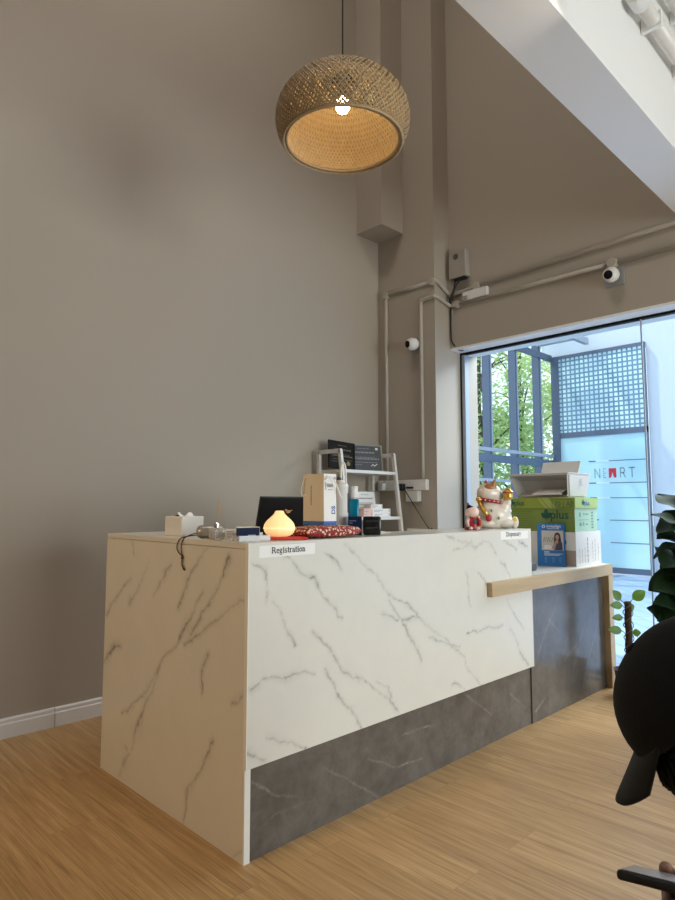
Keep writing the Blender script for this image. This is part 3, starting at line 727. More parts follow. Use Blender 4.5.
tag(B().prism([(-.06,0),(.06,0),(.06,.004),(-.06,.018)], 0, .07).build('notepad', mat('cream paper', (.66,.57,.47), .7), loc=(2.27,2.0,Z)), 'cream notepad lying right of the black box', 'notepad')
# ---------------------------------------------------------------- monitor on the desk behind the ledge
t = thing('computer_monitor', 'black computer monitor seen from behind beside the paper bag', 'monitor', (2.27, 2.66, .7505))
Mt = Matrix.Translation((0,-.02,.36)) @ Matrix.Rotation(R_(13),4,'X')
B().box(-.27,.27,-.012,.012,-.165,.165,bev=.006,M=Mt).build('screen', M['gloss'], t)
B().box(-.03,.03,.005,.022,.012,.36,bev=.003).build('stand', M['black'], t)
B().box(-.11,.11,-.07,.085,0,.012,bev=.004).build('base', M['black'], t)

# ---------------------------------------------------------------- ladder shelf in the corner
LX0, LX1 = 3.335, 3.955
t = thing('ladder_shelf', 'white metal ladder shelf standing in the back corner', 'shelf', (3.645, 3.45, 0))
def bar(a, b_, w_=.032, d_=.024):
    a, b_ = Vector(a), Vector(b_); d = (b_-a); L = d.length; d.normalize()
    x = Vector((1,0,0)) if abs(d.x) < .9 else Vector((0,1,0)); y = d.cross(x).normalized(); x = y.cross(d)
    Mx = Matrix(((x.x,y.x,d.x,a.x),(x.y,y.y,d.y,a.y),(x.z,y.z,d.z,a.z),(0,0,0,1)))
    return B().box(-d_/2,d_/2,-w_/2,w_/2,0,L,bev=.003,M=Mx)
M['shelfw'] = mat('white shelf metal', (.66,.65,.63), .4)
fy = lambda z: 3.365-(1.64-z)*.128
for X in (LX0, LX1):
    wb(bar((X,fy(0),0),(X,fy(1.645),1.645)), 'front_upright', M['shelfw'], t)
    wb(bar((X,3.60,0),(X,3.60,1.645)), 'rear_upright', M['shelfw'], t)
    wb(bar((X,fy(1.645)-.012,1.638),(X,3.612,1.638)), 'top_rail', M['shelfw'], t)
for z_ in (1.485, 1.122, .8, .42):
    wb(B().box(LX0+.012,LX1-.012,fy(z_)-.012,3.613,z_-.012,z_+.012,bev=.002), 'shelf', M['shelfw'], t)
def frame_thing(name, label, x0, x1, z0, h, y, lean, mf, mp, fw, mark, rz=0, roll=0, cat='certificate'):
    t = thing(name, label, cat, ((x0+x1)/2, y, z0), rz); w_ = x1-x0
    Mx = Matrix.Rotation(R_(-lean),4,'X') @ Matrix.Rotation(R_(roll),4,'Y')
    b = B().box(-w_/2,w_/2,-.008,.008,0,fw,M=Mx).box(-w_/2,w_/2,-.008,.008,h-fw,h,M=Mx).box(-w_/2,-w_/2+fw,-.008,.008,fw,h-fw,M=Mx).box(w_/2-fw,w_/2,-.008,.008,fw,h-fw,M=Mx)
    b.build('frame', mf, t)
    B().box(-w_/2+fw,w_/2-fw,-.003,.006,fw,h-fw,M=Mx).build('sheet', mp, t)
    b = B(); rr = random.Random(len(label))
    for zz, a0, a1, hh in ((.84,.35,.65,.02),(.68,.2,.8,.05),(.52,.25,.75,.02),(.45,.12,.88,.045),(.33,.15,.85,.02),(.24,.1,.4,.02)):
        x = -w_/2+w_*a0
        while x < -w_/2+w_*a1:
            l = w_*rr.uniform(.03,.09); b.quad([(x,-.0036,h*zz),(x+l,-.0036,h*zz),(x+l,-.0036,h*(zz+hh)),(x,-.0036,h*(zz+hh))], Mx); x += l+w_*.015
    b.build('lettering', mark, t)
    return t, Mx
gm = mat('faint grey lettering', (.26,.27,.29), .6); gm2 = mat('faint brown lettering', (.12,.09,.06), .6)
zs = 1.4975
t, Mx = frame_thing('certificate', 'black framed certificate leaning at left on top shelf', 3.368, 3.622, zs+.012, .225, 3.505, 9, M['gasket'], M['certblack'], .014, gm2, R_(-9), 5)
B().lathe([(.018,0),(.018,.002)],20,Mx @ Matrix.Translation((.06,-.004,.05)) @ Matrix.Rotation(R_(90),4,'X')).build('seal', mat('gold seal', (.20,.15,.06), .4, .5), t)
t, Mx = frame_thing('certificate', 'slate grey certificate in pale frame at right on top shelf', 3.578, 3.940, zs+.002, .228, 3.512, 7, M['silverframe'], M['certgrey'], .011, gm, R_(-16), 0)
b = B(); b.quad([(.118,-.0038,.185),(.143,-.0038,.185),(.143,-.0038,.203),(.118,-.0038,.203)], Mx); b.stroke([(.07,.05),(.09,.062),(.1,.048),(.13,.066)], .006, Mx, -.0038)
b.build('white_mark', M['card'], t)
zs = 1.1345
frame_thing('certificate', 'white certificate in thin frame on lower shelf', 3.56, 3.825, zs+.002, .205, 3.43, 8, M['silverframe'], M['card'], .007, M['greytext'])
def med(x0, x1, z0, h, y, m, label, d=.075, rz=0):
    t = thing('medicine_box', label, 'box', ((x0+x1)/2, y, z0), rz, None); w_ = x1-x0
    B().box(-w_/2,w_/2,0,d,0,h,bev=.001).build('carton', m, t)
    b = B().quad([(-w_*.42,-.0005,h*.55),(w_*.05,-.0005,h*.55),(w_*.05,-.0005,h*.72),(-w_*.42,-.0005,h*.72)]).quad([(-w_*.42,-.0005,h*.25),(-w_*.1,-.0005,h*.25),(-w_*.1,-.0005,h*.38),(-w_*.42,-.0005,h*.38)]).quad([(w_*.4,-.0005,h*.2),(w_*.46,-.0005,h*.2),(w_*.46,-.0005,h*.8),(w_*.4,-.0005,h*.8)])
    b.build('print', mat('carton print', (.40,.37,.38), .7), t); return t
med(3.525, 3.62, zs, .066, 3.30, M['pinkcard'], 'pale pink medicine box on the lower shelf', d=.05)
med(3.645, 3.855, zs, .030, 3.315, M['card'], 'white medicine box at the bottom right of the lower shelf pile')
med(3.643, 3.858, zs+.0305, .032, 3.317, M['card'], 'white medicine box in the middle right of the lower shelf pile')
med(3.630, 3.765, zs+.063, .034, 3.320, M['card'], 'white medicine box lying on top of the lower shelf pile')

# ---------------------------------------------------------------- pilaster: conduits, sockets, camera
def rj(b, c, r, h, axis):
    return b.lathe([(r,0),(r,h*.85),(r*.9,h)], 20, Matrix.Translation(c) @ (Matrix.Rotation(R_(-90),4,'Y') if axis == 'x' else Matrix.Rotation(R_(90),4,'X')))
cx = XP-.014
t = thing('conduit', 'painted conduit climbing the pilaster nearest the corner and crossing above window', 'conduit', (XP, 3.575, 1.44))
wb(B().tube([(cx,3.575,1.44),(cx,3.575,3.07)], .016, 12), 'pipe', M['conduit'], t, smooth=True)
wb(rj(B(), (XP-.001,3.575,3.085), .032, .034, 'x'), 'junction_box', M['conduit'], t, auto=40)
wb(B().tube([(cx,3.55,3.085),(cx,3.08,3.085)], .016, 12), 'pipe', M['conduit'], t, smooth=True)
wb(rj(B(), (XP-.001,3.070,3.085), .030, .034, 'x'), 'junction_box', M['conduit'], t, auto=40)
wb(B().tube(smooth_pts([(cx,3.05,3.085),(cx-.003,3.035,3.085),(XP+.03,YP-.016,3.08),(XP+.12,YP-.016,3.04),(XW-.03,YP-.02,3.01),(XW-.016,YP-.05,3.01),(XW-.016,2.80,3.018)]), .016, 12), 'pipe', M['conduit'], t, smooth=True)
wb(rj(B(), (XW-.001,2.775,3.02), .036, .036, 'x'), 'junction_box', M['conduit'], t, auto=40)
wb(B().tube([(XW-.016,2.75,3.024),(XW-.016,.2,3.09)], .016, 12), 'pipe', M['conduit'], t, smooth=True)
t = thing('conduit', 'painted conduit beside the pilaster camera running to the window camera', 'conduit', (XP, 3.188, 1.44))
wb(B().tube(smooth_pts([(cx,3.188,1.44),(cx,3.188,2.2),(cx,3.188,2.90),(cx,3.18,2.935),(cx,3.15,2.95),(cx,3.08,2.953),(cx-.002,3.042,2.953),(XP+.03,YP-.016,2.95),(XP+.12,YP-.016,2.93),(XW-.03,YP-.02,2.915),(XW-.016,YP-.05,2.915)]), .016, 12), 'pipe', M['conduit'], t, smooth=True)
wb(rj(B(), (XW-.001,2.975,2.915), .030, .034, 'x'), 'junction_box', M['conduit'], t, auto=40)
wb(B().tube([(XW-.016,2.95,2.912),(XW-.016,1.70,2.905)], .016, 12), 'pipe', M['conduit'], t, smooth=True)
wb(rj(B(), (XW-.001,1.675,2.902), .036, .040, 'x'), 'junction_box', M['conduit'], t, auto=40)
wb(B().tube([(XW-.016,1.645,2.902),(XW-.016,.2,2.905)], .016, 12), 'pipe', M['conduit'], t, smooth=True)

t = thing('socket_strip', 'row of white wall sockets on the pilaster', 'socket', (XP, 3.40, 1.39))
for k, (ya, yb) in enumerate(((3.585,3.665),(3.43,3.58),(3.285,3.427),(3.135,3.282))):
    wb(B().box(XP-.045,XP-.0005,ya,yb,1.348,1.436,bev=.004), 'socket_box', M['wplastic'], t)
    wb(B().box(XP-.0465,XP-.0449,(ya+yb)/2-.008,(ya+yb)/2+.008,1.405,1.42), 'switch', M['card'], t)
wb(B().box(XP-.05,XP-.0005,3.215,3.345,1.255,1.345,bev=.004), 'socket_box', M['wplastic'], t)
t = thing('plug', 'white plug in the leftmost pilaster socket', 'plug', (XP-.047, 3.585, 1.385))
B().box(-.055,0,-.03,.03,-.035,.03,bev=.012).build('plug_body', M['wplastic'], t, auto=40)
t = thing('plug', 'chunky black plug with tan cable in the pilaster socket', 'plug', (XP-.047, 3.375, 1.375))
B().box(-.045,0,-.03,.03,-.03,.03,bev=.008).build('plug_body', M['black'], t, auto=40)
B().tube(smooth_pts([(-.025,-.008,-.03),(-.025,-.012,-.2),(-.022,-.018,-.6),(-.02,-.018,-1.36)]), .004, 8).build('cable', M['tancable'], t, smooth=True)
t = thing('plug', 'thin black plug with cable falling right below the pilaster sockets', 'plug', (XP-.047, 3.29, 1.37))
B().box(-.03,0,-.028,.028,-.008,.008,bev=.003).build('plug_body', M['black'], t, auto=40)
B().tube(smooth_pts([(-.028,.026,-.002),(-.04,.03,-.02),(-.012,-.03,-.13),(-.006,-.11,-.24),(.02,-.17,-.34),(.03,-.2,-.42),(.032,-.21,-1.36)]), .004, 8).build('cable', M['cable'], t, smooth=True)

def dome_cam(label, loc, plate, look):
    t = thing('security_camera', label, 'camera', loc)
    B().box(-.012,-.0005,-plate,plate,-plate,plate,bev=.006).build('mount_plate', M['gplastic'], t)
    B().lathe([(.030,0),(.030,.022),(.022,.026)],24,Matrix.Translation((-.012,0,0)) @ Matrix.Rotation(R_(-90),4,'Y')).build('neck', M['gplastic'], t, auto=40)
    c = Vector((-.072,0,0)); d = Vector(look).normalized()
    q = Vector((0,0,1)).rotation_difference(d).to_matrix().to_4x4()
    Mx = Matrix.Translation(c) @ q
    B().lathe([(0,-.052),(.03,-.045),(.047,-.025),(.053,0),(.052,.018),(.046,.036),(.034,.048),(.030,.051),(0,.050)],32,Mx).build('head', M['wplastic'], t, smooth=True)
    B().lathe([(.030,.0495),(.029,.056),(.02,.059),(0,.060)],28,Mx).build('lens', M['gasket'], t, auto=40)['label'] = 'black round lens'
    return t
dome_cam('white ball camera on grey plate above the window', (XW, 1.665, 2.805), .066, (-.75,.02,-.18))
dome_cam('white ball camera on the pilaster beside the conduit', (XP, 3.235, 2.572), .066, (-.8,.25,-.12))

t = thing('alarm_box', 'grey metal box with round speaker above the window corner', 'electrical box', (XW, 2.93, 3.24))
B().box(-.07,-.0005,-.085,.08,-.115,.115,bev=.005).build('case', M['boxgrey'], t)
B().lathe([(.026,0),(.024,.004),(.018,.005),(.016,.002),(0,.002)],24,Matrix.Translation((-.0702,.01,.065)) @ Matrix.Rotation(R_(-90),4,'Y')).build('grille', mat('dark grille', (.09,.085,.08), .6), t)
B().box(-.062,-.01,-.07,.04,-.132,-.1155,bev=.003).build('terminal', M['cable'], t)
t = thing('wall_socket', 'white double socket plate between the conduits above the window', 'socket', (XW, 2.785, 2.955))
B().box(-.04,-.0005,-.115,.115,-.032,.04,bev=.004).build('plate', M['wplastic'], t)
B().box(-.058,-.0405,.06,.10,-.035,.0,bev=.004).build('adapter', M['boxgrey'], t)
for y_ in (-.06, .03): B().box(-.042,-.0402,y_-.012,y_+.012,0,.02).build('switch', M['card'], t)
t = thing('cable_bundle', 'black cables dropping from the grey box to the window head', 'cable', (XW, 3.0, 2.9))
wb(B().tube(smooth_pts([(XW-.035,2.97,3.115),(XW-.04,2.985,3.04),(XW-.055,3.01,2.97),(XW-.05,3.02,2.93)]), .007, 8), 'cable', M['cable'], t, smooth=True)
wb(B().tube(smooth_pts([(XW-.03,2.90,3.115),(XW-.05,2.93,3.09),(XW-.05,2.975,3.03),(XW-.05,3.0,2.95)]), .007, 8), 'cable', M['cable'], t, smooth=True)
wb(B().tube(smooth_pts([(XW-.015,3.035,3.00),(XW-.014,3.04,2.8),(XW-.012,3.04,2.66),(XW-.01,3.03,2.60),(XW+.02,2.99,2.535),(XW+.06,2.97,2.53)]), .006, 8), 'cable', M['cable'], t, smooth=True)
wb(B().tube(smooth_pts([(XW-.012,3.022,2.88),(XW-.012,3.022,2.7),(XW-.012,3.015,2.62)]), .004, 8), 'cable', M['boxgrey'], t, smooth=True)

# pipes on the near face of the ceiling beam
for k, (z_, xs, lab) in enumerate(((3.535, 2.86, 'white plastic pipe with round end cap on the ceiling beam'), (3.84, 1.2, 'upper white plastic pipe running along the ceiling beam'))):
    t = thing('ceiling_pipe', lab, 'pipe', (xs, YB0-.06, z_))
    wb(B().tube([(xs,YB0-.06,z_),(4.3,YB0-.06,z_)], .032, 20), 'pipe', M['wplastic'], t, smooth=True)
    wb(B().lathe([(.042,0),(.045,.01),(.045,.085),(.036,.10)],24,Matrix.Translation((xs-.05,YB0-.06,z_)) @ Matrix.Rotation(R_(90),4,'Y')), 'end_cap', M['wplastic'], t, auto=40)
    for X in (3.05, 3.50, 3.95):
        wb(B().box(X-.012,X+.012,YB0-.097,YB0-.001,z_-.038,z_+.038,bev=.004), 'clip', M['white'], t)

# ---------------------------------------------------------------- pendant lamp
PX, PY, PZ = 1.905, 1.905, 2.858     # rim height
t = thing('pendant_lamp', 'large woven bamboo dome pendant lamp with a lit bulb', 'lamp', (PX, PY, PZ))
PR = [(.268,0),(.281,.016),(.293,.044),(.301,.080),(.302,.115),(.294,.155),(.275,.194),(.243,.232),(.200,.266),(.150,.291),(.100,.307),(.055,.315)]
def prof_at(u, off):
    p = smooth_prof; f = u*(len(p)-1); k = min(int(f), len(p)-2); f -= k
    r = p[k][0]*(1-f)+p[k+1][0]*f; z = p[k][1]*(1-f)+p[k+1][1]*f
    tx, tz = p[k+1][0]-p[k][0], p[k+1][1]-p[k][1]; L = math.hypot(tx, tz)
    return r+off*tz/L, z-off*tx/L
smooth_prof = [(v.x, v.z) for v in smooth_pts([(r,0,z) for r, z in PR], 4)]
def weave(name, m, n, turn, wdt, off, amp, parent, segs=44, slack=0, u0=0, u1=1):
    b = B()
    for fam in (1, -1):
        for i in range(n):
            a0 = 2*PI*i/n; row = []
            for s in range(segs+1):
                u = u0+(u1-u0)*s/segs; a = a0+fam*turn*u
                cr = n*fam*(2*turn*u)/(2*PI)
                o_ = off+amp*math.cos(PI*(n*(2*turn*u)/(2*PI)+(i if fam > 0 else -i)*1.0)+(0 if fam > 0 else PI))
                r, z = prof_at(u, o_)
                h = min(wdt, 2*PI*r/n*.62)/2/max(r, .02)
                row.append([b.bm.verts.new((r*math.cos(a+e*h), r*math.sin(a+e*h), z)) for e in (-1, 1)])
            for q, p in zip(row, row[1:]): b.bm.faces.new((q[0], q[1], p[1], p[0]))
    o = b.build(name, m, parent, smooth=True)
    q = o.modifiers.new('thick', 'SOLIDIFY'); q.thickness = .0011; q.offset = 0
    return o
weave('woven_shade', M['bamboo'], 84, 1.15, .0078, 0, .0016, t)
weave('lining', M['bamboolin'], 104, .62, .0085, -.022, .0010, t)
b = B()
b.tube([(.268*math.cos(2*PI*k/72), .268*math.sin(2*PI*k/72), 0) for k in range(72)], .006, 8, True)
b.tube([(.254*math.cos(2*PI*k/72), .254*math.sin(2*PI*k/72), .006) for k in range(72)], .006, 8, True)
b.build('rim', M['bamboo'], t, smooth=True)
B().tube([(0,0,.33),(0,0,HZ-PZ-.03)], .0035, 8).build('cord', M['cable'], t)
B().lathe([(.05,HZ-PZ-.03),(.05,HZ-PZ-.001)],24).build('ceiling_rose', M['black'], t)
B().lathe([(.06,.309),(.06,.319),(.03,.325),(.012,.332)],24).build('top_plate', M['black'], t)
B().lathe([(.019,.21),(.021,.22),(.021,.29),(.012,.31),(.008,.325)],20).build('socket', M['black'], t, auto=40)
bl = B().lathe([(0,.138),(.012,.140),(.024,.148),(.031,.162),(.033,.178),(.030,.192),(.022,.205),(.016,.212),(.016,.215)],24).build('bulb', M['bulb'], t, smooth=True)
bl['label'] = 'lit bulb'
# ---------------------------------------------------------------- lucky cat and figurine at the counter's right end
CR = R_(-44.5)
t = thing('lucky_cat', 'large cream ceramic lucky cat figurine beside the printer', 'figurine', (3.262, 2.000, Z), CR)
body = blob([((.0,0,.075),(.098,.075,.085)),((-.02,0,.10),(.085,.07,.075)),((.055,0,.035),(.075,.072,.036)),((-.045,0,.03),(.06,.072,.032)),
             ((-.035,0,.205),(.066,.064,.060)),((-.01,0,.205),(.055,.058,.054)),((.030,.0,.195),(.030,.035,.03)),((.05,-.035,.115),(.04,.026,.05)),((.068,-.035,.15),(.024,.024,.035))], 'body', M['ceramic'], t, .0045, 8)
def cone_ear(name, m, base, tip, w_, d_):
    b = B(); a = Vector(base); p = Vector(tip); n = 5; rows = []
    for i in range(n+1):
        u = i/n; c = a.lerp(p, u); s = (1-u)**.75
        rows.append([b.bm.verts.new(c+Vector((w_*s*math.cos(q*PI/4), d_*s*math.sin(q*PI/4), 0))) for q in range(8)])
    for r0, r1 in zip(rows, rows[1:]):
        for q in range(8): b.bm.faces.new((r0[q], r0[(q+1)%8], r1[(q+1)%8], r1[q]))
    return b.build(name, m, t, smooth=True)
cone_ear('ear', M['brownpat'], (-.020,-.040,.232), (-.002,-.052,.290), .028, .016)['label'] = 'orange brown ear'
cone_ear('ear', M['redgl'], (-.030,.035,.240), (-.034,.048,.288), .026, .016)['label'] = 'red ear'
B().ball((-.033,-.03,.236),(.034,.030,.028)).build('ear_patch', M['brownpat'], t, smooth=True)
b = B().tube([(-.018+.070*math.cos(2*PI*k/36), .066*math.sin(2*PI*k/36), .158-.012*math.cos(2*PI*k/36)) for k in range(36)], .010, 10, True)
b.build('collar', M['redgl'], t, smooth=True)['label'] = 'red collar'
b = B()
for k in range(9):
    a = -PI*.5+(k-4)*.32; b.ball((-.018+.080*math.cos(a), .076*math.sin(a), .158-.012*math.cos(a)), .0042, u=8, v=6)
b.build('collar_beads', M['card'], t, smooth=True)
B().ball((-.098,-.035,.170), .017).tube([(-.098,-.035,.157),(-.088,-.052,.13),(-.072,-.066,.10),(-.055,-.075,.07)], [.01,.013,.014,.008], 10).build('bell', M['gold'], t, smooth=True)
B().ball((-.052,-.074,.062),(.018,.012,.022)).build('tassel', M['redgl'], t, smooth=True)
B().lathe([(0,-.036),(.020,-.034),(.027,-.024),(.029,-.006),(.024,.0),(.031,.004),(.031,.014),(.022,.022),(.012,.030),(.006,.036),(0,.040)],24,Matrix.Translation((.070,-.052,.200))).build('gold_ornament', M['gold'], t, smooth=True)
B().tube([(.070+.030*math.cos(2*PI*k/24),-.052+.030*math.sin(2*PI*k/24),.209) for k in range(24)], .0035, 8, True).build('ornament_band', M['redgl'], t, smooth=True)
B().ball((.108,-.046,.036),(.022,.020,.034)).build('foot', M['ceramic'], t, smooth=True)
B().ball((.107,-.060,.050),(.012,.008,.013)).build('foot_pad', M['yellow'], t, smooth=True)
for p_ in ((-.035,-.0775,.104),(.006,-.0795,.060)): B().ball(p_, (.006,.003,.009), u=10, v=8).build('leaf_mark', M['greengl'], t, smooth=True)
t = thing('figurine', 'small pink faced figurine in red coat at the cat\'s left', 'figurine', (2.955, 1.950, Z), CR)
B().lathe([(0,0),(.042,0),(.044,.01),(.036,.04),(.026,.066),(0,.072)],24).build('coat', M['redgl'], t, smooth=True)
blob([((0,0,.096),(.038,.034,.032)),((.0,-.02,.090),(.028,.02,.022)),((-.026,-.012,.084),(.016,.014,.012))], 'head', M['pinkcer'], t, .003, 4)
B().lathe([(.024,0),(.012,.012),(.004,.024),(0,.026)],16,Matrix.Translation((-.012,.004,.118)) @ Matrix.Rotation(R_(-22),4,'Y')).build('hat', M['certblack'], t, smooth=True)
B().ball((-.022,.0,.142), .007).build('hat_tip', M['redgl'], t, smooth=True)
for x_, z_ in ((-.034,.045),(.034,.05)): B().tube([(x_*.7,-.015,.062),(x_,-.03,z_),(x_*.9,-.038,z_-.026)], [.010,.010,.009], 10).build('arm', M['pinkcer'] if x_ < 0 else M['redgl'], t, smooth=True)
for x_ in (-.016,.02): B().ball((x_,-.036,.010),(.012,.014,.010)).build('foot', M['pinkcer'], t, smooth=True)
B().lathe([(0,0),(.011,.002),(.012,.006),(0,.008)],16,Matrix.Translation((.008,-.032,.045)) @ Matrix.Rotation(R_(90),4,'X')).build('coin', M['certgrey'], t, smooth=True)
B().ball((.034,-.028,.03), (.012,.012,.014)).ball((.030,.0,.066),.011).build('gold_trim', M['gold'], t, smooth=True)

# ---------------------------------------------------------------- cartons, printer and leaflet on the low counter
c0 = ZL+.0005
def carton_face(b, pts): b.quad(pts)
t = thing('carton', 'white printer carton at the bottom of the stack', 'box', (4.02, 1.86, c0))
B().box(0,.39,0,.33,0,.225,bev=.002).build('box', M['card'], t)
B().box(-.0006,0,.001,.19,.004,.105).build('brown_band', mat('brown print', (.34,.27,.22), .6), t)
b = B().lathe([(.021,0),(.021,.0008)],28,Matrix.Translation((-.0006,.085,.158)) @ Matrix.Rotation(R_(-90),4,'Y'))
b.build('round_logo', mat('logo blue', (.02,.22,.42), .5), t); text('hp', .026, M['card'], t, YZ(-.0018,.099,.153), bold=.0004)
b = B(); rr = random.Random(3)
for x_ in (.05,.09,.13,.17,.25,.29,.34):
    z_ = .02
    while z_ < rr.uniform(.09,.2):
        l = rr.uniform(.008,.03); b.quad([(x_,-.0006,z_),(x_+.006+.008*(x_ == .17),-.0006,z_),(x_+.006+.008*(x_ == .17),-.0006,z_+l),(x_,-.0006,z_+l)]); z_ += l+.006
b.build('side_print', mat('mauve print', (.36,.30,.34), .6), t)
c1 = c0+.2255
t = thing('paper_carton', 'green paper carton with lid in the middle of the stack', 'box', (4.025, 1.865, c1))
B().box(0,.345,0,.46,0,.20,bev=.001).build('body', M['green'], t)
B().quad([(.002,-.0006,.001),(.344,-.0006,.001),(.344,-.0006,.160),(.002,-.0006,.160)]).build('end_panel', M['mint'], t)['label'] = 'mint green end of the carton'
B().box(-.008,.355,-.008,.468,.156,.228,bev=.001).build('lid', M['greenlid'], t)['label'] = 'brighter green lift-off lid'
B().quad([(-.006,-.0087,.158),(.353,-.0087,.158),(.353,-.0087,.227),(-.006,-.0087,.227)]).build('lid_end', M['limeside'], t)
b = B()
for y_, w_ in ((.17,.05),(.20,.02)): b.quad([(-.0087,y_,.157),(-.0087,y_-w_,.157),(-.0087,y_-w_+.06,.227),(-.0087,y_+.06,.227)])
b.build('lid_stripe', mat('pale green print', (.36,.45,.12), .5), t)
def leaf_logo(parent, Mx, s):
    b = B()
    for cx_, cz_, a_ in ((-.012,.006,35),(.012,.006,-35),(0,.020,0)):
        pl = []
        for k in range(16):
            q = 2*PI*k/16; x, z = .009*math.cos(q), .014*math.sin(q); ca, sa = math.cos(R_(a_)), math.sin(R_(a_))
            pl.append(Mx @ Vector(((cx_+x*ca-z*sa)*s, (cz_+x*sa+z*ca)*s, 0)))
        b.bm.faces.new([b.bm.verts.new(p) for p in pl])
    b.quad([Mx @ Vector(p) for p in ((-.002*s,-.014*s,0),(.002*s,-.014*s,0),(.002*s,.01*s,0),(-.002*s,.01*s,0))])
    b.build('leaf_logo', M['dkgreen'], parent)
text('plus', .082, M['dkgreen'], t, YZ(-.0012,.170,.088), bold=.0014); leaf_logo(t, YZ(-.0013,.199,.098), 1.6)
text('plus', .05, M['dkgreen'], t, YZ(-.0095,.435,.176), bold=.0008); leaf_logo(t, YZ(-.0096,.452,.186), .95)
text('70 | A3', .046, M['dkgreen'], t, YZ(-.0098,.135,.172))
b = B()
for (a_, c_) in (((.150,.165),(.150,.215)),((.150,.215),(.018,.215)),((.018,.215),(.018,.165)),((.018,.165),(.150,.165))): b.stroke([a_, c_], .003)
for v in b.bm.verts: v.co = Vector((-.0098, v.co.x, v.co.z))
b.build('print_border', M['dkgreen'], t)
b = B(); rr = random.Random(5)
for k in range(8):
    z_ = .02+k*.016; b.quad([(-.0008,.45,z_),(-.0008,.45-rr.uniform(.13,.2),z_),(-.0008,.45-.14,z_+.0035),(-.0008,.45,z_+.0035)])
b.build('fine_print', mat('deep green print', (.12,.2,.03), .6), t)
text('plus', .05, M['bluepr'], t, XZ(.135,-.0094,.176), bold=.0008); leaf_logo(t, XZ(.115,-.0096,.186), .95)
b = B()
for x_, z_, w_, h_ in ((.07,.10,.02,.03),(.13,.11,.018,.018),(.16,.112,.05,.01),(.07,.04,.03,.02),(.12,.04,.02,.024),(.16,.045,.04,.008),(.06,.078,.15,.003)): b.quad([(x_,-.0012,z_),(x_+w_,-.0012,z_),(x_+w_,-.0012,z_+h_),(x_,-.0012,z_+h_)])
for k in range(6): b.quad([(.25,-.0012,.02+k*.02),(.285,-.0012,.02+k*.02),(.285,-.0012,.032+k*.02),(.25,-.0012,.032+k*.02)])
b.build('end_print', mat('grey green print', (.17,.33,.27), .6), t)
c2 = c1+.2285
t = thing('printer', 'white inkjet printer on top of the green carton', 'printer', (4.035, 1.90, c2))
bm = bmesh.new()
lo = [(.035,.018),(.325,.025),(.325,.405),(.035,.405)]; hi = [(-.005,.0),(.345,.0),(.345,.455),(-.005,.455)]
va = [bm.verts.new((x,y,0)) for x, y in lo]; vb = [bm.verts.new((x,y,.165)) for x, y in hi]
bm.faces.new(va[::-1]); bm.faces.new(vb)
for k in range(4): bm.faces.new((va[k], va[(k+1)%4], vb[(k+1)%4], vb[k]))
bmesh.ops.bevel(bm, geom=bm.edges[:], offset=.012, segments=3, affect='EDGES')
ff = max((f for f in bm.faces if f.normal.x < -.8), key=lambda f: f.calc_area())
r = bmesh.ops.inset_region(bm, faces=[ff], thickness=.042)
bmesh.ops.translate(bm, verts=ff.verts[:], vec=(.09,0,-.005))
b = B(); b.bm.free(); b.bm = bm; o = b.build('shell', M['printer'], t, auto=35)
o.data.materials.append(M['printdark'])
for p in o.data.polygons:
    c = p.center
    if c.x > .02 and .03 < c.z < .14 and .03 < c.y < .42 and abs(p.normal.y) < 1.1 and p.area > .003 and c.x < .2: p.material_index = 1
B().quad([(-.012,.05,.030),(-.012,.26,.030),(.09,.26,.062),(.09,.05,.062)]).box(-.014,-.006,.05,.26,.020,.034).build('output_tray', M['printer'], t)
Mx = Matrix.Translation((.19,0,.160)) @ Matrix.Rotation(R_(24),4,'Y')
B().box(-.005,.005,.02,.30,0,.105,bev=.002,M=Mx).build('paper_tray', M['printer'], t)['label'] = 'raised rear paper tray'
B().box(.0,.345,.0,.455,.1655,.169,bev=.001).build('scanner_lid', M['wplastic'], t)
b = B()
for k in range(4): b.quad([(.17,-.0006,.12-k*.012),(.195,-.0006,.12-k*.012),(.195,-.0006,.126-k*.012),(.17,-.0006,.126-k*.012)])
b.build('side_marks', M['boxgrey'], t)

t = thing('leaflet_stand', 'bright blue leaflet with a portrait standing before the cartons', 'leaflet', (3.955, 2.000, c0), R_(-66))
Mx = Matrix.Rotation(R_(-5),4,'X')
B().box(-.088,.088,0,.024,0,.285,bev=.001,M=Mx).build('card', M['bluefly'], t)
B().quad([(-.060,-.0008,.105),(.078,-.0008,.105),(.078,-.0008,.235),(-.060,-.0008,.235)],Mx).build('photo', mat('pale photo ground', (.55,.52,.50), .5), t)
b = B()
def disc(b, cx_, cz_, rx_, rz_, y_, n=20): b.bm.faces.new([b.bm.verts.new(Mx @ Vector((cx_+rx_*math.cos(2*PI*k/n), y_, cz_+rz_*math.sin(2*PI*k/n)))) for k in range(n)])
def poly(b, pts, y_): b.bm.faces.new([b.bm.verts.new(Mx @ Vector((x, y_, z))) for x, z in pts])
disc(b, .040,.195,.020,.028,-.0012); poly(b, [(.020,.195),(.060,.195),(.066,.150),(.016,.150)], -.0013)
b.build('portrait_hair', M['ink'], t)
b = B(); disc(b, .039,.193,.0115,.016,-.0017); poly(b, [(.034,.18),(.044,.18),(.046,.150),(.032,.150)], -.00175); poly(b, [(.005,.118),(.022,.108),(.038,.165),(.026,.170)], -.0024)
b.build('portrait_skin', mat('print skin tone', (.45,.27,.2), .6), t)
b = B(); poly(b, [(.020,.106),(.072,.106),(.070,.155),(.052,.166),(.040,.148),(.028,.163),(.016,.145)], -.0020); b.build('portrait_dress', mat('print navy', (.05,.05,.11), .6), t)
b = B(); poly(b, [(-.045,.112),(.004,.112),(.0,.138),(-.042,.140)], -.0013); b.build('portrait_table', M['card'], t)
b = B()
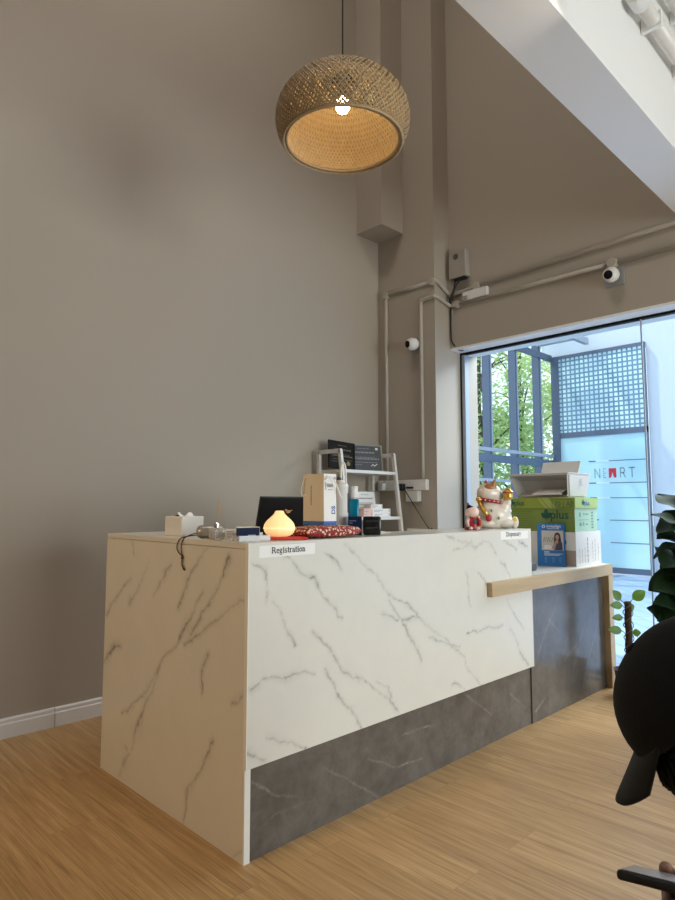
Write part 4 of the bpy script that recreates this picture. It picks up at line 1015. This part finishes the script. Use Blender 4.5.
for k in range(5): poly(b, [(-.05+k*.012,.16),(-.046+k*.012,.158),(-.038+k*.014,.190+.01*(k%2)),(-.044+k*.014,.192)], -.0013)
b.build('portrait_plant', mat('print olive', (.22,.24,.14), .6), t)
text('invisalign', .026, M['card'], t, Mx @ XZ(-.028,-.0010,.256), bold=.0004)
b = B()
for k in range(8): disc(b, -.046+.0085*math.cos(k*PI/4), .262+.0085*math.sin(k*PI/4), .003,.003,-.001,8)
for a0, a1, z_, h_ in ((-.024,.052,.246,.003),(-.045,-.012,.090,.006),(-.045,.068,.079,.004),(-.045,.052,.071,.004)): poly(b, [(a0,z_),(a1,z_),(a1,z_+h_),(a0,z_+h_)], -.001)
b.build('white_print', M['card'], t)
b = B()
for x_ in (-.035,.012,.055):
    for k in range(3): disc(b, x_, .055-k*.013, .009-.001*k, .005, -.001, 10)
b.build('pale_print', mat('pale blue print', (.10,.28,.55), .6), t)
tag(B().box(-.07,.07,-.06,.06,0,.052,bev=.014,seg=3).build('card_terminal', mat('slate plastic', (.045,.055,.065), .45), loc=(3.575,1.995,c0), auto=40), 'dark slate device beside the white panel on the low counter', 'device')
tag(B().box(-.06,.06,-.06,.06,0,.105,bev=.006).build('black_tray', M['black'], loc=(3.86,2.31,c0), auto=40), 'black tray in the shadow behind the blue leaflet', 'tray')

# ---------------------------------------------------------------- plants by the glass
def leaf_mesh(b, base, dirv, up, L, W, curl=.25, wavy=.0, lyre=.0, fold=.25):
    d = Vector(dirv).normalized(); u = Vector(up); s = d.cross(u).normalized(); u = s.cross(d)
    n = 10; rows = []
    for i in range(n+1):
        q = i/n; w_ = W*math.sin(PI*min(1, q**(.85+lyre)*.97+.02))**.8*(1-.30*lyre*math.exp(-((q-.42)/.14)**2))
        c = Vector(base)+d*(L*q)+u*(-curl*L*q*q)
        rows.append([b.bm.verts.new(c+s*(w_*k)+u*(abs(k)*w_*fold+wavy*math.sin(q*11+k*2)*abs(k))) for k in (-1,-.5,0,.5,1)])
    for r0, r1 in zip(rows, rows[1:]):
        for k in range(4): b.bm.faces.new((r0[k], r0[k+1], r1[k+1], r1[k]))
t = thing('potted_vine', 'climbing vine with few light green leaves on brown moss pole', 'plant', (4.255, 1.635, 0))
B().lathe([(.0,0),(.075,0),(.095,.16),(.10,.17),(.09,.17),(.085,.15),(0,.15)],28).build('pot', M['pot'], t, auto=40)
B().tube([(.004*math.sin(k),.004*math.cos(k*1.7),.14+k*.046) for k in range(11)], .022, 12).build('moss_pole', M['moss'], t, smooth=True)
b = B(); stems = []
lv = [((-.045,.61),(-.6,.75),.085,.030),((.035,.615),(.75,.6),.095,.036),((-.035,.575),(-1,.1),.085,.026),((-.035,.50),(-1,.02),.075,.022),((-.045,.415),(-1,.15),.095,.028),((.025,.40),(.6,.1),.05,.024),((.01,.59),(.2,-.7),.055,.024)]
for (r, z), (dx, dz), L, W in lv:
    p0 = Rv*r+Vector((0,0,z)); d = Rv*dx+Vector((0,0,dz))-Fv*.25
    leaf_mesh(b, p0, d, -Fv+Vector((0,0,.35)), L, W, .12, 0, 0, .12)
    stems.append([Rv*(r*.2)+Vector((0,0,z-.05)), Rv*(r*.6)+Vector((0,0,z-.015)), p0])
b.build('foliage', M['leaf2'], t, smooth=True)
b = B()
for s_ in stems: b.tube(smooth_pts(s_), .0025, 6)
for ph in range(2):
    b.tube([(.030*math.cos(k*.55+ph*PI),.030*math.sin(k*.55+ph*PI),.16+k*.014) for k in range(31)], .003, 6)
b.tube(smooth_pts([Rv*.02+Vector((0,0,.40)), Rv*.06+Vector((0,0,.37)), Rv*.085+Vector((0,0,.30)), Rv*.075+Vector((0,0,.24)), Rv*.03+Vector((0,0,.2))]), .002, 6)
b.build('vine_stem', mat('olive vine stem', (.09,.12,.04), .7), t, smooth=True)

t = thing('potted_plant', 'tall potted plant with large dark glossy leaves by the glass', 'plant', (3.83, 1.12, 0))
B().lathe([(.0,0),(.13,0),(.165,.30),(.17,.32),(.155,.32),(.15,.28),(0,.28)],36).build('pot', M['white_pot'], t, auto=40)
B().lathe([(0,.282),(.148,.282),(.148,.284),(0,.288)],24).build('soil', M['soil'], t)
st = smooth_pts([(0,0,.28),(.01,.0,.55),(-.01,.01,.85),(.0,.0,1.10),(.01,.0,1.26)])
B().tube(st, [.014-.008*k/len(st) for k in range(len(st))], 8).build('stem', M['stem'], t, smooth=True)
b = B(); rr = random.Random(11)
# (across, height) of the leaf base, direction across / up / towards the camera, length, half width
fl = [(-.01,1.10,-.95,.55,.3,.23,.040),(-.02,1.06,-.8,.1,.3,.19,.055),(.03,1.20,.45,.35,.4,.26,.085),(.0,1.02,-.75,-.55,.5,.25,.085),(.02,1.10,.1,-.25,.9,.24,.085),
      (.0,.93,-.8,-.15,.4,.22,.075),(.03,.96,.3,-.55,.7,.27,.095),(.02,.86,-.35,-.75,.6,.26,.095),(.0,.80,-.9,.05,.3,.24,.075),(.02,.74,-.85,-.35,.35,.24,.085),(.03,.80,.5,-.3,.6,.28,.09),(0,.62,-.9,.1,.3,.22,.06),
      (.02,.66,.2,-.5,.8,.27,.09),(.02,1.05,.9,.15,.2,.3,.09),(.02,.9,.95,.05,.1,.3,.09),(.02,.7,.9,-.1,.1,.3,.09),(.0,1.16,-.2,.5,-.6,.26,.08),(.0,.95,-.1,.1,-1,.28,.09),(.0,.78,.1,0,-1,.28,.09)]
for k in range(34):
    a = k*2.399; z = .45+.78*k/34; r_ = rr.uniform(.85,1.15)
    fl.append((.01*math.cos(a), z, .85*math.cos(a), rr.uniform(-.6,.9), .85*math.sin(a), .235*r_, .078*r_))
for r, z, dx, dz, df, L, W in fl:
    d = Rv*dx+Vector((0,0,dz))-Fv*df
    leaf_mesh(b, Rv*r+Vector((0,0,z)), d, Vector((rr.uniform(-.4,.4),rr.uniform(-.4,.4),1))-Fv*.7, L, W, .22, .010, .5, .2)
b.build('foliage', M['leaf'], t, smooth=True)
# ---------------------------------------------------------------- outside the glass
sbox('pavement', M['paving'], 4.75, 40, -14, 6.6, -.1, -.004)
sbox('wall_outside', M['outwall'], 11.5, 11.9, -9, 3.93, -.05, 5.6)
sbox('wall_outside_head', M['outwall'], 11.5, 11.9, 3.93, 5.9, 4.10, 5.6)
d = thing('door_1', None, None, (11.45, 4.75, 0)); struct(d)
struct(B().box(-.03,.05,.78,.93,.0,4.10).build('door_post', M['bluealu'], d))
struct(B().box(-.02,.03,-.82,.78,2.50,2.60).build('door_rail', M['bluealu'], d))
struct(B().box(-.02,.03,-.82,.78,4.04,4.10).build('door_head', M['bluealu'], d))
struct(B().box(-.02,.03,-.82,.78,.02,.12).build('door_bottom_rail', M['bluealu'], d))
struct(B().box(-.02,.03,-.82,-.79,.12,4.04).build('door_post', M['bluealu'], d))
struct(B().box(0,.02,-.79,.78,2.60,4.04).build('dotted_pane', M['mosaic'], d))
struct(B().box(0,.02,-.79,.78,.12,2.50).build('frosted_pane', M['frost'], d))
b = B()
for z_ in (.55,.95,1.35,1.62,2.02): b.box(-.003,0,-.79,-.1,z_,z_+.014).box(-.003,0,.1,.25,z_,z_+.02).box(-.003,0,.4,.75,z_+.008,z_+.018)
struct(b.build('film_seams', M['bluealu'], d))
b = B()
for z_ in (1.62,2.02,1.35): b.box(-.004,0,-.12,.12,z_-.005,z_+.022)
struct(b.build('film_gaps', mat('clear gap in film', (.72,.85,.85), .2), d))
t = thing('door_sign', 'thin grey letters with red mark on the frosted outside door', 'sign', (11.446, 4.75, 1.72))
def bx2(pts, w_):   # strokes in the door plane; across runs towards -y
    b = B()
    for p in pts: b.stroke(p, w_)
    for v in b.bm.verts: v.co = Vector((0, -v.co.x, v.co.z))
    return b
H = .17
bx2([[(-.08,0),(-.08,H),(.04,0),(.04,H)]], .014).build('letter', M['greysign'], t)
b = B()
for k in range(5):
    for j in range(1 if k % 2 else 2): b.stroke([(.13+j*.04,.005+k*.04),(.145+j*.04,.005+k*.04)], .016)
for v in b.bm.verts: v.co = Vector((0,-v.co.x,v.co.z))
b.build('letter', M['greysign'], t)
b = B(); b.bm.faces.new([b.bm.verts.new((0,-x,z)) for x, z in ((.26,0),(.26,H),(.44,H),(.44,0),(.385,.0),(.35,.10),(.315,0))])
b.build('red_mark', M['redlogo'], t)['label'] = 'red arch shaped mark'
bx2([[(.54,0),(.54,H),(.62,H),(.64,H*.75),(.62,H*.5),(.54,H*.5)],[(.60,H*.5),(.65,0)]], .016).build('letter', M['greysign'], t)
bx2([[(.74,H),(.88,H)],[(.81,H),(.81,0)]], .018).build('letter', M['greysign'], t)

t = thing('steel_facade', 'blue grey steel framed facade with tall posts outside the window', 'facade', (10, 5.8, 0))
for k, x_ in enumerate((9.22, 10.10, 10.98, 8.1)):
    wb(B().box(x_,x_+.08,5.7,5.84,-.004,5.2), 'post', M['bluealu'], t)
    wb(B().box(x_+.045,x_+.08,5.690,5.699,-.004,5.2), 'cover_strip', M['alulight'], t)
for z_, h_, m in ((2.13,.06,'alulight'),(1.95,.13,'bluealu'),(1.62,.05,'alulight'),(4.02,.12,'bluealu'),(.4,.08,'bluealu')):
    wb(B().box(6.5,11.45,5.66,5.70,z_,z_+h_), 'rail', M[m], t)
wb(B().box(10.0,11.4,4.9,4.98,4.22,4.34).box(10.9,11.0,4.98,5.7,4.24,4.34), 'canopy_beam', M['alulight'], t)
wb(B().quad([(6.5,5.80,.05),(11.45,5.80,.05),(11.45,5.80,5.2),(6.5,5.80,5.2)]), 'glazing', M['glass'], t)
def tree(x, y, h, r, label, seed, nleaf):
    rr = random.Random(seed)
    t = thing('tree', label, 'tree', (x, y, 0), 0, 'trees beyond the steel facade')
    br = [[(0,0,-.05),(.05,0,h*.35),(-.05,.05,h*.6),(0,0,h*.9)]]
    for k in range(9):
        a = rr.uniform(0,2*PI); z0 = h*rr.uniform(.2,.75); l = r*rr.uniform(.6,1)
        br.append([(0,0,z0),(l*.5*math.cos(a),l*.5*math.sin(a),z0+l*.35),(l*math.cos(a),l*math.sin(a),z0+l*.55)])
    b = B()
    for k, p in enumerate(br): p = smooth_pts(p); b.tube(p, [(.12 if k == 0 else .035)*(1-.75*q/len(p)) for q in range(len(p))], 7)
    b.build('trunk', M['trunk'], t, smooth=True)
    b = B(); bm = b.bm; clus = []
    for k in range(60):
        while True:
            q = Vector((rr.uniform(-1,1), rr.uniform(-1,1), rr.uniform(-1,1)))
            if q.length < 1: break
        clus.append((Vector((q.x*r, q.y*r, h*.52+q.z*h*.48)), rr.uniform(.25,.6)))
    for k in range(nleaf):
        c, cr = clus[rr.randrange(len(clus))]
        p = c+Vector((rr.gauss(0,1), rr.gauss(0,1), rr.gauss(0,1)))*cr*.55
        if p.z < .25: continue
        u = Vector((rr.gauss(0,1), rr.gauss(0,1), rr.gauss(0,1))).normalized(); w_ = u.orthogonal().normalized()
        s = rr.uniform(.05,.10)
        bm.faces.new([bm.verts.new(p+u*s), bm.verts.new(p+w_*s*.5), bm.verts.new(p-u*s), bm.verts.new(p-w_*s*.5)])
    me = bpy.data.meshes.new('foliage'); bm.to_mesh(me); bm.free(); link('foliage', me, M['foliage'], t)
for c_ in [c for c in bpy.data.objects if c.parent and c.parent.name == 'door_sign']:
    for v in c_.data.vertices: v.co.y = -((-v.co.y+.08)*.74-.14)
tree(11.2, 8.6, 6.2, 1.7, 'leafy green tree behind the leftmost gap of the steel facade', 1, 5000)
tree(12.9, 8.2, 6.0, 1.6, 'leafy green tree behind the middle gap of the steel facade', 2, 5000)
tree(14.3, 7.9, 6.4, 1.6, 'leafy green tree behind the right gap of the steel facade', 3, 5000)
tree(14.0, 10.8, 7.5, 2.2, 'taller tree standing behind the other trees', 4, 3000)
sbox('lawn', mat('grass bank', (.20,.32,.10), .9, var=.5, vscale=3), 4.75, 40, 6.6, 40, -.1, -.004)

# ---------------------------------------------------------------- seated person with black cap and phone
Pp = thing('person', 'person in black cap bending over a phone at the right edge', 'person', (.88, .02, 0))
HC = Vector((0.8944, 0.2766, 0.9868))         # head centre
vh = (HC-Vector((0,0,CAMH))).normalized(); rh = (Rv-vh*Rv.dot(vh)).normalized(); uh = rh.cross(vh)
fw = (-rh*.68-uh*.73+vh*.12).normalized()
upv = (-rh*.73+uh*.68-vh*.22); upv = (upv-fw*upv.dot(fw)).normalized()
lf = upv.cross(fw)
HM = Matrix(((fw.x,lf.x,upv.x,HC.x),(fw.y,lf.y,upv.y,HC.y),(fw.z,lf.z,upv.z,HC.z),(0,0,0,1)))
Pi = Pp.matrix_basis.inverted()
def hw(b, name, m, **k):
    for v in b.bm.verts: v.co = Pi @ (HM @ v.co)
    return b.build(name, m, Pp, **k)
def skinned(pts, edges, rad, root=0, sub=2):
    me = bpy.data.meshes.new('t'); me.from_pydata([Pi @ Vector(p) for p in pts], edges, [])
    o = bpy.data.objects.new('t', me); COL.objects.link(o)
    q = o.modifiers.new('k', 'SKIN'); q.use_smooth_shade = True
    sv = me.skin_vertices[0].data if me.skin_vertices else None
    if sv is None:
        bpy.context.view_layer.update()
        sv = me.skin_vertices[0].data
    for k, r in enumerate(rad): sv[k].radius = (r, r)
    for k in range(len(pts)): sv[k].use_root = (k == root)
    q = o.modifiers.new('s', 'SUBSURF'); q.levels = q.render_levels = sub
    dg = bpy.context.evaluated_depsgraph_get(); dg.update()
    m2 = bpy.data.meshes.new_from_object(o.evaluated_get(dg)); bpy.data.objects.remove(o); return m2
phone_c = Vector((.672, .215, .862))+Rv*.022
vdir = (phone_c-Vector((0,0,CAMH))).normalized()
px_ = (-Rv*.97+Uv*.24); px_ = (px_-vdir*px_.dot(vdir)).normalized(); pz_ = px_.cross(vdir); pz_ = pz_ if pz_.z > 0 else -pz_
px_ = (px_+vdir*.10).normalized()
pz_ = (pz_-vdir*.10); pz_ = (pz_-px_*pz_.dot(px_)).normalized(); py_ = pz_.cross(px_)
PHM = Matrix(((px_.x,py_.x,pz_.x,phone_c.x),(px_.y,py_.y,pz_.y,phone_c.y),(px_.z,py_.z,pz_.z,phone_c.z),(0,0,0,1)))
PYS = 1 if py_.dot(vdir) > 0 else -1
S0 = Vector((1.20, -.02, .50))                      # pelvis on the chair
bk = Rv; side = Fv.copy(); side.z = 0; side.normalize()
nk = HM @ Vector((-.055, 0, -.10)); ch = Vector((1.09, .03, .74))
sh = lambda s: Vector((1.05, .06, .80))+side*(.155*s)
hip = lambda s: S0+side*(.09*s)+Vector((0,0,-.01))
knee = lambda s: S0-Rv*.42+side*(.12*s)+Vector((0,0,.0))
ank = lambda s: S0-Rv*.36+side*(.12*s)+Vector((0,0,-.42))
toe = lambda s: ank(s)-Rv*.15+Vector((0,0,-.035))
wrist = {-1: PHM @ Vector((-.135,-.01,-.045)), 1: phone_c+Rv*.27+side*.06+Vector((0,0,-.11))}
elbow = lambda s: sh(s)+Vector((0,0,-.25))-Rv*.03+side*(.04*s)
hd = HM @ Vector((-.01,0,0.02)); jaw = HM @ Vector((.035,0,-.085))
pts = [S0, S0.lerp(ch,.5)+Rv*.03, ch, nk+Rv*.04-Vector((0,0,.02)), nk, hd]; rad = [.135,.125,.135,.062,.056,.085]; ed = [(0,1),(1,2),(2,3),(3,4),(4,5)]
pts.append(jaw); rad.append(.052); ed.append((5,6))
for s in (-1,1):
    k = len(pts); pts += [sh(s), elbow(s), wrist[s]]; rad += [.066,.046,.028]; ed += [(2,k),(k,k+1),(k+1,k+2)]
    k = len(pts); pts += [hip(s), knee(s), ank(s), toe(s)]; rad += [.085,.062,.042,.035]; ed += [(0,k),(k,k+1),(k+1,k+2),(k+2,k+3)]
me = skinned(pts, ed, rad)
body = link('body', me, M['skin'], Pp, True)
body.data.materials.append(M['jacket']); body.data.materials.append(M['trousers'])
for p in body.data.polygons:
    c = Pp.matrix_basis @ p.center
    dh = (HM.inverted() @ c)
    if min((c-wrist[-1]).length, (c-wrist[1]).length) < .05: continue
    if dh.z > -.11 and dh.length < .17: continue
    p.material_index = 2 if c.z < .56 and (c-S0).length > .10 else 1
# left hand under the phone: palm, four fingers round the far edge, thumb on the near edge
def hand(s):
    b = bmesh.new(); T = wrist[s]-PHM @ Vector((-.135, -.01*PYS*-s, -.045)) if s > 0 else Vector((0,0,0))
    c = lambda x, y, z: PHM @ Vector((x+.015, y*PYS*-s, z))+T
    chains = [([wrist[s].lerp(elbow(s), .16), wrist[s], c(-.080,-.004,-.036), c(-.035,.0,-.028), c(.0,.004,-.024)], [.026,.027,.029,.030,.022])]
    for i in range(4):
        x = .024-.0185*i; k = (.0,.004,.002,-.006)[i]
        chains.append(([c(-.03,.0,-.027), c(x-.004,.022,-.023), c(x,.043+k*.3,-.016), c(x+.002,.047+k*.3,.003), c(x+.004,.036+k,.0135)], [.013,.0105,.0095,.0088,.0074]))
    chains.append(([c(-.06,-.012,-.03), c(-.046,-.034,-.022), c(-.026,-.0475,-.008), c(-.004,-.042,.011), c(.004,-.036,.0135)], [.017,.0145,.0115,.0098,.0085]))
    for ps, rs in chains:
        m2 = skinned(ps, [(k,k+1) for k in range(len(ps)-1)], rs)
        b.from_mesh(m2); bpy.data.meshes.remove(m2)
    me = bpy.data.meshes.new('hand'); b.to_mesh(me); b.free()
    return link('hand', me, M['skin'], Pp, True)
hand(-1); hand(1)
# face details, ears, hair
hw(B().ball((.085,0,-.045),(.016,.013,.018)), 'nose', M['skin'], smooth=True)
for s in (-1,1):
    hw(B().ball((.012,.083*s,-.03),(.018,.008,.030)), 'ear', M['skin'], smooth=True)
    hw(B().ball((.076,.032*s,-.022),(.008,.013,.009)), 'eye', M['card'], smooth=True)
hw(B().ball((.078,0,-.080),(.008,.022,.006)), 'mouth', mat('lip', (.35,.12,.1), .5), smooth=True)
b = B(); rr = random.Random(4)
for k in range(420):
    a = rr.uniform(-2.75, 2.75); q = rr.random()
    r0 = Vector((.080*math.cos(a), .074*math.sin(a), rr.uniform(-.03,-.008)))
    ln = rr.uniform(.045,.085)*(1.0 if abs(a) > .35 else .8)
    outw = Vector((math.cos(a), math.sin(a), 0))
    if abs(a) < .9: r0 = r0*1.08; ln = rr.uniform(.05,.085)
    p1 = r0+Vector((0,0,-ln*.5))+outw*(.022 if abs(a) < .9 else .010); p2 = r0+Vector((rr.gauss(0,.006),rr.gauss(0,.006),-ln))+outw*rr.uniform(.0,.022)
    b.tube([r0, p1, p2], [.0030,.0026,.0004], 4)
b.ball((-.012,0,-.025),(.088,.079,.07))
hw(b, 'hair', M['hair'], smooth=True)
# cap
b = B(); seg = 40; rows = []
for i in range(13):
    q = i/12; el = q*PI/2
    rows.append([b.bm.verts.new(((.104-.004*math.sin(el))*math.cos(el)**.94*math.cos(2*PI*k/seg)*(1.03)-.006, .088*math.cos(el)**.94*math.sin(2*PI*k/seg), -.006*(1-q)+.080*math.sin(el)**1.05+.004*(1-q)*math.cos(4*PI*k/seg))) for k in range(seg)])
for r0, r1 in zip(rows[:-1], rows[1:-1]+[None]):
    if r1 is None: break
    for k in range(seg): b.bm.faces.new((r0[k], r0[(k+1)%seg], r1[(k+1)%seg], r1[k]))
b.bm.faces.new(rows[-2]); bmesh.ops.delete(b.bm, geom=rows[-1], context='VERTS')
o = hw(b, 'cap_crown', M['cap'], smooth=True)
q = o.modifiers.new('t', 'SOLIDIFY'); q.thickness = .003
hw(B().ball((-.006,0,.078),(.009,.009,.005)), 'cap_button', M['cap'], smooth=True)
b = B(); n, mm = 20, 8; g = []
for i in range(n+1):
    a = R_(-50+100*i/n); row = []
    for j in range(mm+1):
        u = j/mm; ext = .070*math.cos(a*.80)**.7*u
        x = .101*math.cos(a)-.004+ext; y = .088*math.sin(a)*(1-.05*u)
        row.append(b.bm.verts.new((x, y, .002-.012*u-.016*(y/.08)**2*u)))
    g.append(row)
for i in range(n):
    for j in range(mm): b.bm.faces.new((g[i][j], g[i+1][j], g[i+1][j+1], g[i][j+1]))
DR = Matrix.Translation((.10,0,0)) @ Matrix.Rotation(R_(2),4,'Y') @ Matrix.Translation((-.10,0,0))
for v in b.bm.verts: v.co = DR @ v.co
o = hw(b, 'cap_brim', M['brim'], smooth=True)
q = o.modifiers.new('t', 'SOLIDIFY'); q.thickness = .004; q.offset = -1
# phone held level in the hand
ph = thing('smartphone', 'black smartphone held at the bottom right corner', 'phone', phone_c, 0)
PM = PHM.copy(); PM.translation = (0,0,0)
B().box(-.075,.075,-.036,.036,-.0045,.0045,bev=.0035,M=PM,seg=3).build('case', M['phone'], ph, auto=40)
B().box(-.071,.071,-.033,.033,.0044,.0050,M=PM).build('screen', M['phonescr'], ph)
# plain chair that carries the person
ct = thing('waiting_chair', 'grey upholstered chair the person sits on', 'chair', (1.22,-.03,0), math.atan2(Rv.y, Rv.x))
B().box(-.26,.24,-.25,.25,.32,.385,bev=.02).build('seat', M['chair'], ct, auto=40)
B().box(.24,.29,-.25,.25,.38,.80,bev=.02).build('backrest', M['chair'], ct, auto=40)
for x_ in (-.22,.24):
    for y_ in (-.21,.21): B().tube([(x_,y_,0),(x_,y_,.325)], .014, 10).build('leg', M['black'], ct, smooth=True)

# ---------------------------------------------------------------- light
wd = bpy.data.worlds.new('sky'); sc.world = wd; wd.use_nodes = True
nt = wd.node_tree; bg = nt.nodes['Background']
bg.inputs['Color'].default_value = (.86,.93,1,1); bg.inputs['Strength'].default_value = WS
def light(name, kind, loc, energy, col, tgt=None, size=(1,1), **k):
    l = bpy.data.lights.new(name, kind); l.energy = energy; l.color = col
    o = bpy.data.objects.new(name, l); COL.objects.link(o); o.location = loc
    if kind == 'AREA': l.shape = 'RECTANGLE'; l.size, l.size_y = size
    for a, v in k.items(): setattr(l, a, v)
    if tgt is not None: o.rotation_euler = (Vector(tgt)-Vector(loc)).to_track_quat('-Z', 'Y').to_euler()
    return o
s = light('sun', 'SUN', (0,0,20), SUN, (1,.95,.85), (2,-5.5,20-9.5)); s.data.angle = R_(1.5)
light('daylight_shopfront', 'AREA', (2.55, -4.6, 1.6), SHOP, SHOPC, (2.55, 0, 1.5), (2.6, 2.4))
light('daylight_right_window', 'AREA', (6.6, .9, 4.4), RWIN, (.98,.985,1), (3.6, 1.3, 1.0), (2.4, 2.6))
def added_warm_lamp(x, y, z, tgt, e, col, ang, lab):  # unseen fixture added for the warm light on the counter's end panel
    t = thing('added_warm_lamp', lab, 'lamp', (X0, y, z))
    q = Matrix.Translation((x-X0,0,0)) @ (Vector(tgt)-Vector((x,y,z))).to_track_quat('-Z','Y').to_matrix().to_4x4()
    B().lathe([(.045,.02),(.05,.03),(.05,.16),(.03,.18),(0,.18)],20,q,cap=False).build('can', M['black'], t, auto=40)
    B().tube([(.0005,0,.02),(x-X0-.12,0,.03)], .010, 8).build('arm', M['black'], t)
    light('spot', 'SPOT', (x, y, z), e, col, tgt, spot_size=R_(ang), spot_blend=.7, shadow_soft_size=.06)
t = thing('added_ceiling_panel', 'added ceiling panel out of view that brightens the upper walls', 'lamp', (1.1, 1.95, HZ-.001))  # panel added out of view to brighten the upper walls
B().box(-.6,.6,-.6,.6,-.06,0).build('frame', M['white'], t); B().box(-.56,.56,-.56,.56,-.064,-.0605).build('diffuser', mat('added panel glow', (1,.9,.78), .5, emit=ECEIL, ecol=(1,.92,.83)), t)
for a in SPOTS: added_warm_lamp(*a)
t = thing('shadow_spot_mount', 'added unseen spot that throws the pendant shadow on the wall', 'lamp', (2.16, .58, 3.0))  # unseen spot added to throw the pendant's shadow on the back wall
B().lathe([(.02,.03),(.022,.04),(.022,.10),(.01,.12)],16).build('socket', M['black'], t, auto=40)
B().tube([(0,0,.115),(0,0,1.149)], .004, 8).build('cord', M['cable'], t)
light('shadow_spot', 'SPOT', (2.16, .58, 3.0), SHADOW_SPOT, (1,.86,.68), (1.6, 3.68, 2.9), spot_size=R_(50), spot_blend=.8, shadow_soft_size=.012)

# ---------------------------------------------------------------- finer parts hang from the part they sit on
def nest(thing_name, part, kids):
    for root in [o for o in bpy.data.objects if o.name.split('.')[0] == thing_name and not o.parent]:
        base = [c for c in root.children if c.name.split('.')[0] == part]
        if not base: continue
        for c in list(root.children):
            if c.name.split('.')[0] in kids: c.parent = base[0]
nest('pendant_lamp', 'woven_shade', ('rim', 'lining')); nest('pendant_lamp', 'socket', ('bulb',))
nest('lucky_cat', 'collar', ('collar_beads',)); nest('lucky_cat', 'gold_ornament', ('ornament_band',)); nest('lucky_cat', 'foot', ('foot_pad',))
nest('paper_bag', 'white_front', ('grey_print', 'blue_letters')); nest('paper_bag', 'kraft_side', ('vertical_print',))
nest('leaflet_stand', 'photo', ('portrait_hair', 'portrait_skin', 'portrait_dress', 'portrait_table', 'portrait_plant'))
nest('security_camera', 'head', ('lens',)); nest('smartphone', 'case', ('screen',)); nest('portable_speaker', 'strap', ('tassel',))
nest('certificate', 'frame', ('sheet',)); nest('certificate', 'sheet', ('lettering', 'seal', 'white_mark'))
nest('paper_carton', 'lid', ('lid_end', 'lid_stripe', 'print_border')); nest('table_lamp', 'shade', ('seam',))
nest('reed_diffuser', 'bottle', ('liquid', 'bottle_label')); nest('paper_sign', 'paper_strip', ('lettering',)); nest('figurine', 'hat', ('hat_tip',))
nest('printer', 'shell', ('output_tray', 'side_marks')); nest('wall_socket', 'plate', ('switch',)); nest('plug', 'plug_body', ('cable',))
nest('person', 'cap_crown', ('cap_button', 'cap_brim'))
